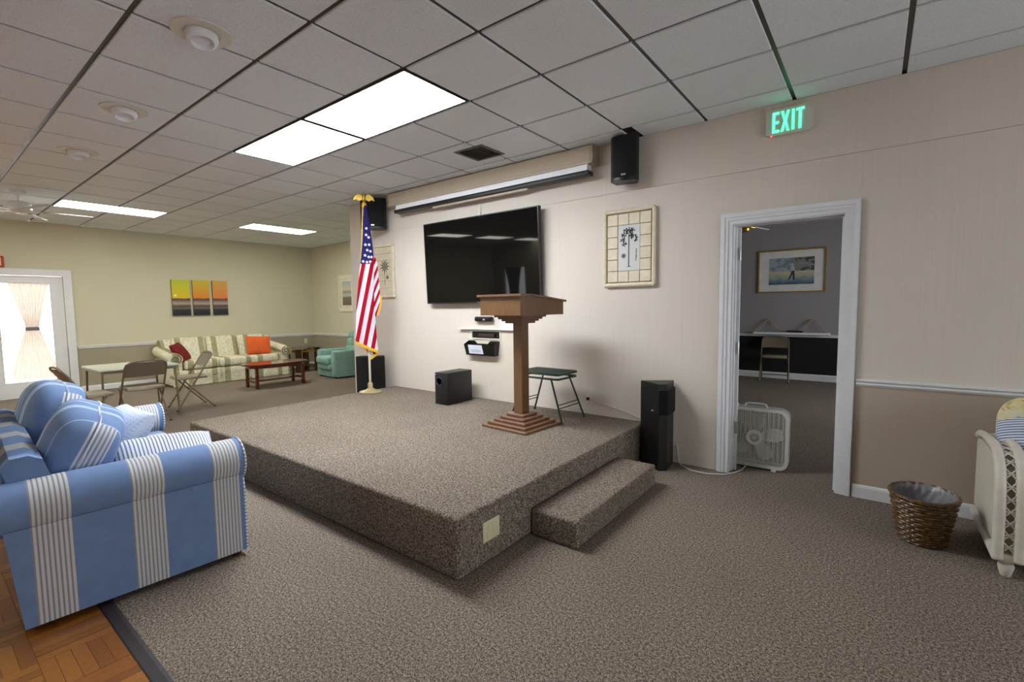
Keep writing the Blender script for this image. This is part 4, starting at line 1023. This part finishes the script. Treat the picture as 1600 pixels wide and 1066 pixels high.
dup(ch, 'tan folding chair leaning back beside the far curtain, left of the card table', (-7.15, 1.25, 0), 4)
dup(ch, 'tan folding chair against the black wainscot in the back room', (-1.40, 9.55, 0), 187)
# card table
tb = thing('card_table', 'square pale topped folding card table among the tan chairs', 'table', (-7.79, 1.845, 0), 0)
MB().rbox(-.43, .43, -.42, .42, .665, .69, .010).build('tabletop', pbr('table_top_pale', (190, 194, 178), .45, var=.04), tb, smooth=True)
MB().box(-.40, .40, -.39, -.375, .63, .665).box(-.40, .40, .375, .39, .63, .665).box(-.40, -.385, -.375, .375, .63, .665).box(.385, .40, -.375, .375, .63, .665).build('apron', CT, tb)
for x in (-1, 1):
    for y in (-1, 1): MB().tube([(x*.385, y*.375, .64), (x*.405, y*.395, 0)], .012, 8).build('leg', CT, tb, smooth=True)

# ------------------------------------------------------------------ cream sofa, pillows, coffee table, end table, teal chair
CS1 = striped('cream_sofa_cloth', 1, .40, -.12, .34, 2, (206, 200, 172), (210, 205, 180), (142, 138, 100)); 
def creamcloth():
    t = NT('cream_stripe'); v = t.obj(); y = t.xyz(v)[1]
    ph = t.math('FRACT', t.math('DIVIDE', t.math('ADD', y, 3.0), .62))
    o = t.math('ADD', t.math('MULTIPLY', t.math('GREATER_THAN', ph, .14), t.math('LESS_THAN', ph, .29)), t.math('MULTIPLY', t.math('GREATER_THAN', ph, .50), t.math('LESS_THAN', ph, .66)))
    n = t.noise(v, 26, 3); b = t.ramp(n, [(.35, lin((206, 202, 176))), (.65, lin((230, 226, 206)))]); d = t.ramp(n, [(.35, lin((150, 146, 110))), (.65, lin((174, 170, 134)))])
    t.bsdf(t.mix(o, b, d), .85, spec=.2); return t.m
CS = creamcloth()
cs = thing('sofa', 'cream and olive striped sofa with rolled arms against the far wall', 'sofa', (-10.43, 4.02, 0), 0)
MB().rbox(-.48, .46, -1.06, 1.06, .14, .30, .03).build('base', CS, cs, smooth=True)
q = MB()
def skirt(u, v): s = (u-.5)*2; return (.468+.010*math.sin(u*60)*(1-v), s*1.07, .012+.15*v)
q.sheet(skirt, 80, 2); q.build('skirt', CS, cs, smooth=True)
MB().prism([(-.50, .03), (-.15, .28), (-.24, .70), (-.30, .80), (-.37, .835), (-.45, .82), (-.50, .75)], -1.02, 1.02, 'y', M=Matrix.Identity(4)).build('back', CS, cs, smooth=True, ang=45)
for i in range(3): MB().rbox(-.2, .475, -.87+i*.58, -.87+(i+1)*.58-.004, .305, .472, .045, 3).build('seat_cushion', CS, cs, smooth=True)
for i in range(3): MB().rbox(-.09, .09, -.285, .285, -.24, .24, .06, 3, M=T(-.20, -.58+i*.58, .63) @ R(-14, 'Y')).build('back_cushion', CS, cs, smooth=True)
for s in (-1, 1):
    a = MB().rbox(-.46, .44, s*.99-.09, s*.99+.09, .03, .50, .03).build('arm', CS, cs, smooth=True)
    MB().prism([(s*1.01+.115*math.cos(2*PI*k/20), .52+.105*math.sin(2*PI*k/20)) for k in range(20)], -.40, .455, 'x', M=Matrix(((1, 0, 0, 0), (0, 1, 0, 0), (-.13, 0, 1, .05), (0, 0, 0, 1)))).build('arm_roll', CS, a, smooth=True, ang=50)
    sp = MB(); pth = []
    for k in range(26): an = k/25*3.2*PI; rr = .095*(1-k/32); pth.append((.462, s*1.01+s*rr*math.cos(an+PI*.6), .511+rr*math.sin(an+PI*.6)))
    sp.tube(pth, .010, 6); sp.build('scroll_welt', pbr('olive_welt', (128, 124, 90), .85), a, smooth=True)
for i in (-.29, .29):
    q = MB().tube([(.487, i-.012, .285), (.49, i-.02, .22), (.492, i-.05, .06)], .012, 6).tube([(.487, i+.012, .285), (.49, i+.02, .22), (.492, i+.05, .06)], .012, 6); q.build('bow_tie', pbr('cream_bow', (212, 208, 190), .8), cs, smooth=True)
cushion('throw_pillow', 'dark red pillow tucked in the left arm of the cream sofa', pbr('red_cloth', (112, 10, 18), .85, var=.12), .36, .38, .15, T(-10.20, 3.16, .625) @ R(90, 'Z') @ R(48, 'Z') @ R(58, 'X') @ R(8, 'Z'), 'pillow', 3)
cushion('throw_pillow', 'bright orange pillow at the right end of the cream sofa', pbr('orange_cloth', (214, 92, 36), .85, var=.08), .47, .40, .15, T(-10.16, 4.55, .655) @ R(84, 'Z') @ R(70, 'X') @ R(-3, 'Z'), 'pillow', 3)

cf = thing('coffee_table', 'dark cherry oval coffee table in front of the cream sofa', 'table', (-8.735, 4.19, 0), 0)
pl = []
for k in range(40):
    an = 2*PI*k/40; c, s = math.cos(an), math.sin(an); pl.append((.315*math.copysign(abs(c)**.8, c), .57*math.copysign(abs(s)**.62, s)))
cabinet(pl, .405, .432, .004).build('tabletop', CHERRY, cf, smooth=True)
MB().prism([(x*.86, y*.86) for x, y in pl], .36, .4045).build('apron', CHERRY, cf)
for x in (-1, 1):
    for y in (-1, 1): MB().rbox(x*.19-.024, x*.19+.024, y*.42-.024, y*.42+.024, 0, .36, .003, 1).build('leg', CHERRY, cf)
for y in (-1, 1): MB().box(-.166, .166, y*.42-.012, y*.42+.012, .10, .135).build('end_stretcher', CHERRY, cf)
MB().prism([(-.02, -.408), (.02, -.408), (.045, 0), (.02, .408), (-.02, .408), (-.045, 0)], .105, .13).build('long_stretcher', CHERRY, cf)

et = thing('end_table', 'dark wooden end table with a glass top and brass trim beyond the cream sofa', 'table', (-10.25, 5.53, 0), 0)
MB().rbox(-.33, .33, -.31, .31, .515, .53, .006).build('glass_top', GLASS, et, smooth=True)
for x in (-1, 1):
    for y in (-1, 1): MB().rbox(x*.25-.05, x*.25+.05, y*.22-.05, y*.22+.05, 0, .514, .006, 1).build('leg', DKWOOD, et)
MB().rbox(-.22, .22, -.19, .19, .12, .15, .005, 1).build('shelf', DKWOOD, et)
for y in (-1, 1): MB().rbox(-.20, .20, y*.22-.012, y*.22+.012, .44, .475, .004, 1).build('brass_rail', BRASS, et)
for x in (-1, 1): MB().rbox(x*.25-.012, x*.25+.012, -.17, .17, .44, .475, .004, 1).build('brass_rail', BRASS, et)

TEAL = pbr('teal_velvet', (134, 172, 162), .75, var=.1, vs=16)
tc = thing('armchair', 'teal tufted armchair half hidden by the wall end beside the flag', 'armchair', (-8.80, 5.60, 0), -6); tc.scale = (.9, .9, .95)
MB().rbox(-.40, .40, -.36, .40, .05, .30, .03).build('base', TEAL, tc, smooth=True)
MB().rbox(-.27, .27, -.50, .22, .29, .46, .06, 4).build('seat_cushion', TEAL, tc, smooth=True)
MB().rbox(-.30, .30, -.455, -.34, .17, .30, .05, 3).build('front_border', TEAL, tc, smooth=True)
for s in (-1, 1): MB().rbox(s*.345-.085, s*.345+.085, -.40, .40, .04, .585, .045, 4).build('arm', TEAL, tc, smooth=True)
bk = MB()
for i in range(3):
    for j in range(3): bk.rbox(-.11, .11, -.07, .07, -.09, .09, .055, 3, M=T(-.19+i*.19, .30+j*.05, .56+j*.155) @ R(-16, 'X'))
bk.rbox(-.33, .33, -.05, .05, -.32, .26, .05, 3, M=T(0, .42, .60) @ R(-16, 'X')); bk.build('tufted_back', TEAL, tc, smooth=True)
q = MB().sheet(lambda u, v: ((u-.5)*.84, -.372-.012*math.sin(u*90)*(1-v), .03+.16*v), 60, 2); q.sheet(lambda u, v: (.437+.0*u, -.36+.76*u, .03+.1*v), 10, 1); q.build('skirt', TEAL, tc, smooth=True)
for x in (-.36, .36):
    for y in (-.33, .36): MB().rbox(x-.025, x+.025, y-.025, y+.025, 0, .05, .004, 1).build('foot', BLACK, tc)

# ------------------------------------------------------------------ wall art at the far end
def sunset(name, top, low_):
    t = NT(name); v = t.obj(); s = t.xyz(v); n = t.noise(t.scale(v, (1, 3, 22)), 2, 3)
    z = t.math('ADD', t.math('ADD', t.math('DIVIDE', s[2], .71), .5), t.math('MULTIPLY', t.math('SUBTRACT', n, .5), .05))
    c = t.ramp(z, [(.0, lin((28, 30, 40))), (.16, lin((40, 42, 54))), (.20, lin((120, 98, 84))), (.27, lin((70, 66, 60))), (.34, lin((176, 156, 150))), (.42, lin((110, 92, 84))), (.475, lin((96, 60, 50))), (.49, lin(low_)), (.70, lin(tuple((a+b)/2 for a, b in zip(top, low_)))), (.95, lin(top))])
    t.bsdf(c, .6); return t.m
for (a, b), tp, lo, lb in zip(((3.307, 3.618), (3.668, 3.966), (4.028, 4.309)), ((196, 204, 50), (206, 186, 50), (214, 164, 70)), ((222, 190, 30), (226, 130, 40), (222, 130, 70)), ('yellowest left canvas with the low sun, of the sunset triptych', 'middle canvas of the sunset triptych above the cream sofa', 'pinkish right canvas of the sunset triptych above the cream sofa')):
    t = thing('canvas_print', lb, 'picture', (XL+.0, (a+b)/2, 1.65), 0, 'sunset triptych')
    MB().box(.002, .036, -(b-a)/2, (b-a)/2, -.355, .355).build('canvas', pbr('canvas_edge_%d' % int(a*10), tuple(c*.5 for c in tp), .7), t)
    MB().box(.0362, .0372, -(b-a)/2, (b-a)/2, -.355, .355).build('printed_face', sunset('sunset_%d' % int(a*10), tp, lo), t)
    if a < 3.4: MB().lathe([(.0, 0), (.024, 0), (.024, .0006), (0, .0006)], 20, M=T(.0374, -.10, .045) @ R(90, 'Y')).build('printed_sun', pbr('sun_pale', (240, 236, 190), .6), t)
bp = thing('framed_picture', 'cream framed beach picture half hidden by the wall end', 'picture', (-9.50, YA, 1.74))
f = MB()
for q in ((-.30, .30, .34, .41), (-.30, .30, -.41, -.34), (-.30, -.24, -.34, .34), (.24, .30, -.34, .34)): f.box(q[0], q[1], -.03, -.002, q[2], q[3])
f.build('frame', pbr('cream_frame', (226, 220, 196), .5), bp)
MB().box(-.24, .24, -.012, -.002, -.34, .34).build('mat_board', pbr('mat_board', (222, 216, 196), .8), bp)
bt = NT('beach_print'); s = bt.xyz(bt.obj())
bt.bsdf(bt.ramp(bt.math('ADD', bt.math('DIVIDE', s[2], .5), bt.math('ADD', .5, bt.math('MULTIPLY', bt.noise(bt.scale(bt.obj(), (2, 2, 12)), 2, 3), .1))), [(.0, lin((112, 92, 72))), (.35, lin((120, 110, 96))), (.45, lin((196, 196, 190))), (.62, lin((130, 150, 160))), (.7, lin((220, 200, 150))), (1, lin((170, 190, 200)))]), .6)
MB().box(-.17, .17, -.0145, -.0122, -.27, .27).build('print', bt.m, bp)

# back room picture, wall shelf
gp = thing('framed_picture', 'gold framed watercolour of a figure on a green in the back room', 'picture', (-1.225, BW, 1.97))
a, b = .535, .385
f = MB()
for q in ((-a, a, b-.022, b), (-a, a, -b, -b+.022), (-a, -a+.022, -b+.022, b-.022), (a-.022, a, -b+.022, b-.022)): f.box(q[0], q[1], -.032, -.002, q[2], q[3])
f.build('gold_frame', pbr('gold_frame', (190, 156, 84), .3, .6, var=.05), gp)
MB().box(-a+.022, a-.022, -.010, -.002, -b+.022, b-.022).build('mat_board', pbr('mat_white', (222, 218, 214), .7), gp)
g = NT('watercolour'); v = g.obj(); s = g.xyz(v); n = g.noise(g.scale(v, (3, 3, 5)), 2.2, 4); n2 = g.noise(g.scale(v, (6, 6, 8)), 1.5, 3)
sky = g.ramp(g.math('ADD', n2, g.math('MULTIPLY', s[0], .5)), [(.38, lin((160, 168, 176))), (.52, lin((112, 130, 140))), (.62, lin((160, 136, 104))), (.7, lin((60, 78, 92)))])
lo = g.ramp(g.math('ADD', g.math('MULTIPLY', s[2], 3.2), g.math('ADD', .85, g.math('MULTIPLY', g.math('SUBTRACT', n, .5), .5))), [(.05, lin((60, 84, 110))), (.3, lin((110, 134, 150))), (.55, lin((170, 174, 150))), (.8, lin((196, 190, 160)))])
g.bsdf(g.mix(g.math('GREATER_THAN', s[2], .0), lo, sky), .4)
MB().box(-.355, .355, -.0125, -.0102, -.24, .24).build('print', g.m, gp)
fgm = pbr('figure_trousers', (52, 66, 92), .7); q = MB()
q.add([(0, -.0128, .0), (.05, -.0128, .01), (.06, -.0128, -.16), (.03, -.0128, -.16), (.022, -.0128, -.06), (-.02, -.0128, -.15), (-.05, -.0128, -.155), (-.005, -.0128, -.05)], [(0, 7, 4, 1), (1, 4, 3, 2), (7, 6, 5, 4)]); q.build('printed_legs', fgm, gp)
q = MB(); q.add([(-.01, -.0128, .09), (.045, -.0128, .09), (.058, -.0128, .0), (-.002, -.0128, -.01)], [(0, 3, 2, 1)]); q.add([(.005, -.0128, .13), (.035, -.0128, .13), (.035, -.0128, .095), (.005, -.0128, .095)], [(0, 3, 2, 1)]); q.build('printed_shirt', pbr('figure_shirt', (190, 182, 196), .7), gp)
ws = thing('wall_shelf', 'white wall shelf with two triangular tan loops in the back room', 'shelf', (-1.20, BW, .845))
MB().rbox(-.60, .60, -.16, -.03, -.02, .02, .006, 1).build('board', WHITE, ws)
for x in (-.36, .34):
    MB().tube([(x-.20, -.09, .02), (x-.03, -.05, .235), (x, -.05, .25), (x+.03, -.05, .235), (x+.20, -.09, .02)], .011, 6).build('loop', pbr('tan_loop_%d' % int(x*100), (168, 140, 112), .6), ws, smooth=True)
tag(MB().rbox(-1.26, -1.0, BW-.14, BW-.06, .866, .897, .006, 1).build('dark_case', pbr('dark_red_case', (60, 22, 26), .4)), 'small dark red case lying on the white shelf in the back room', 'case')
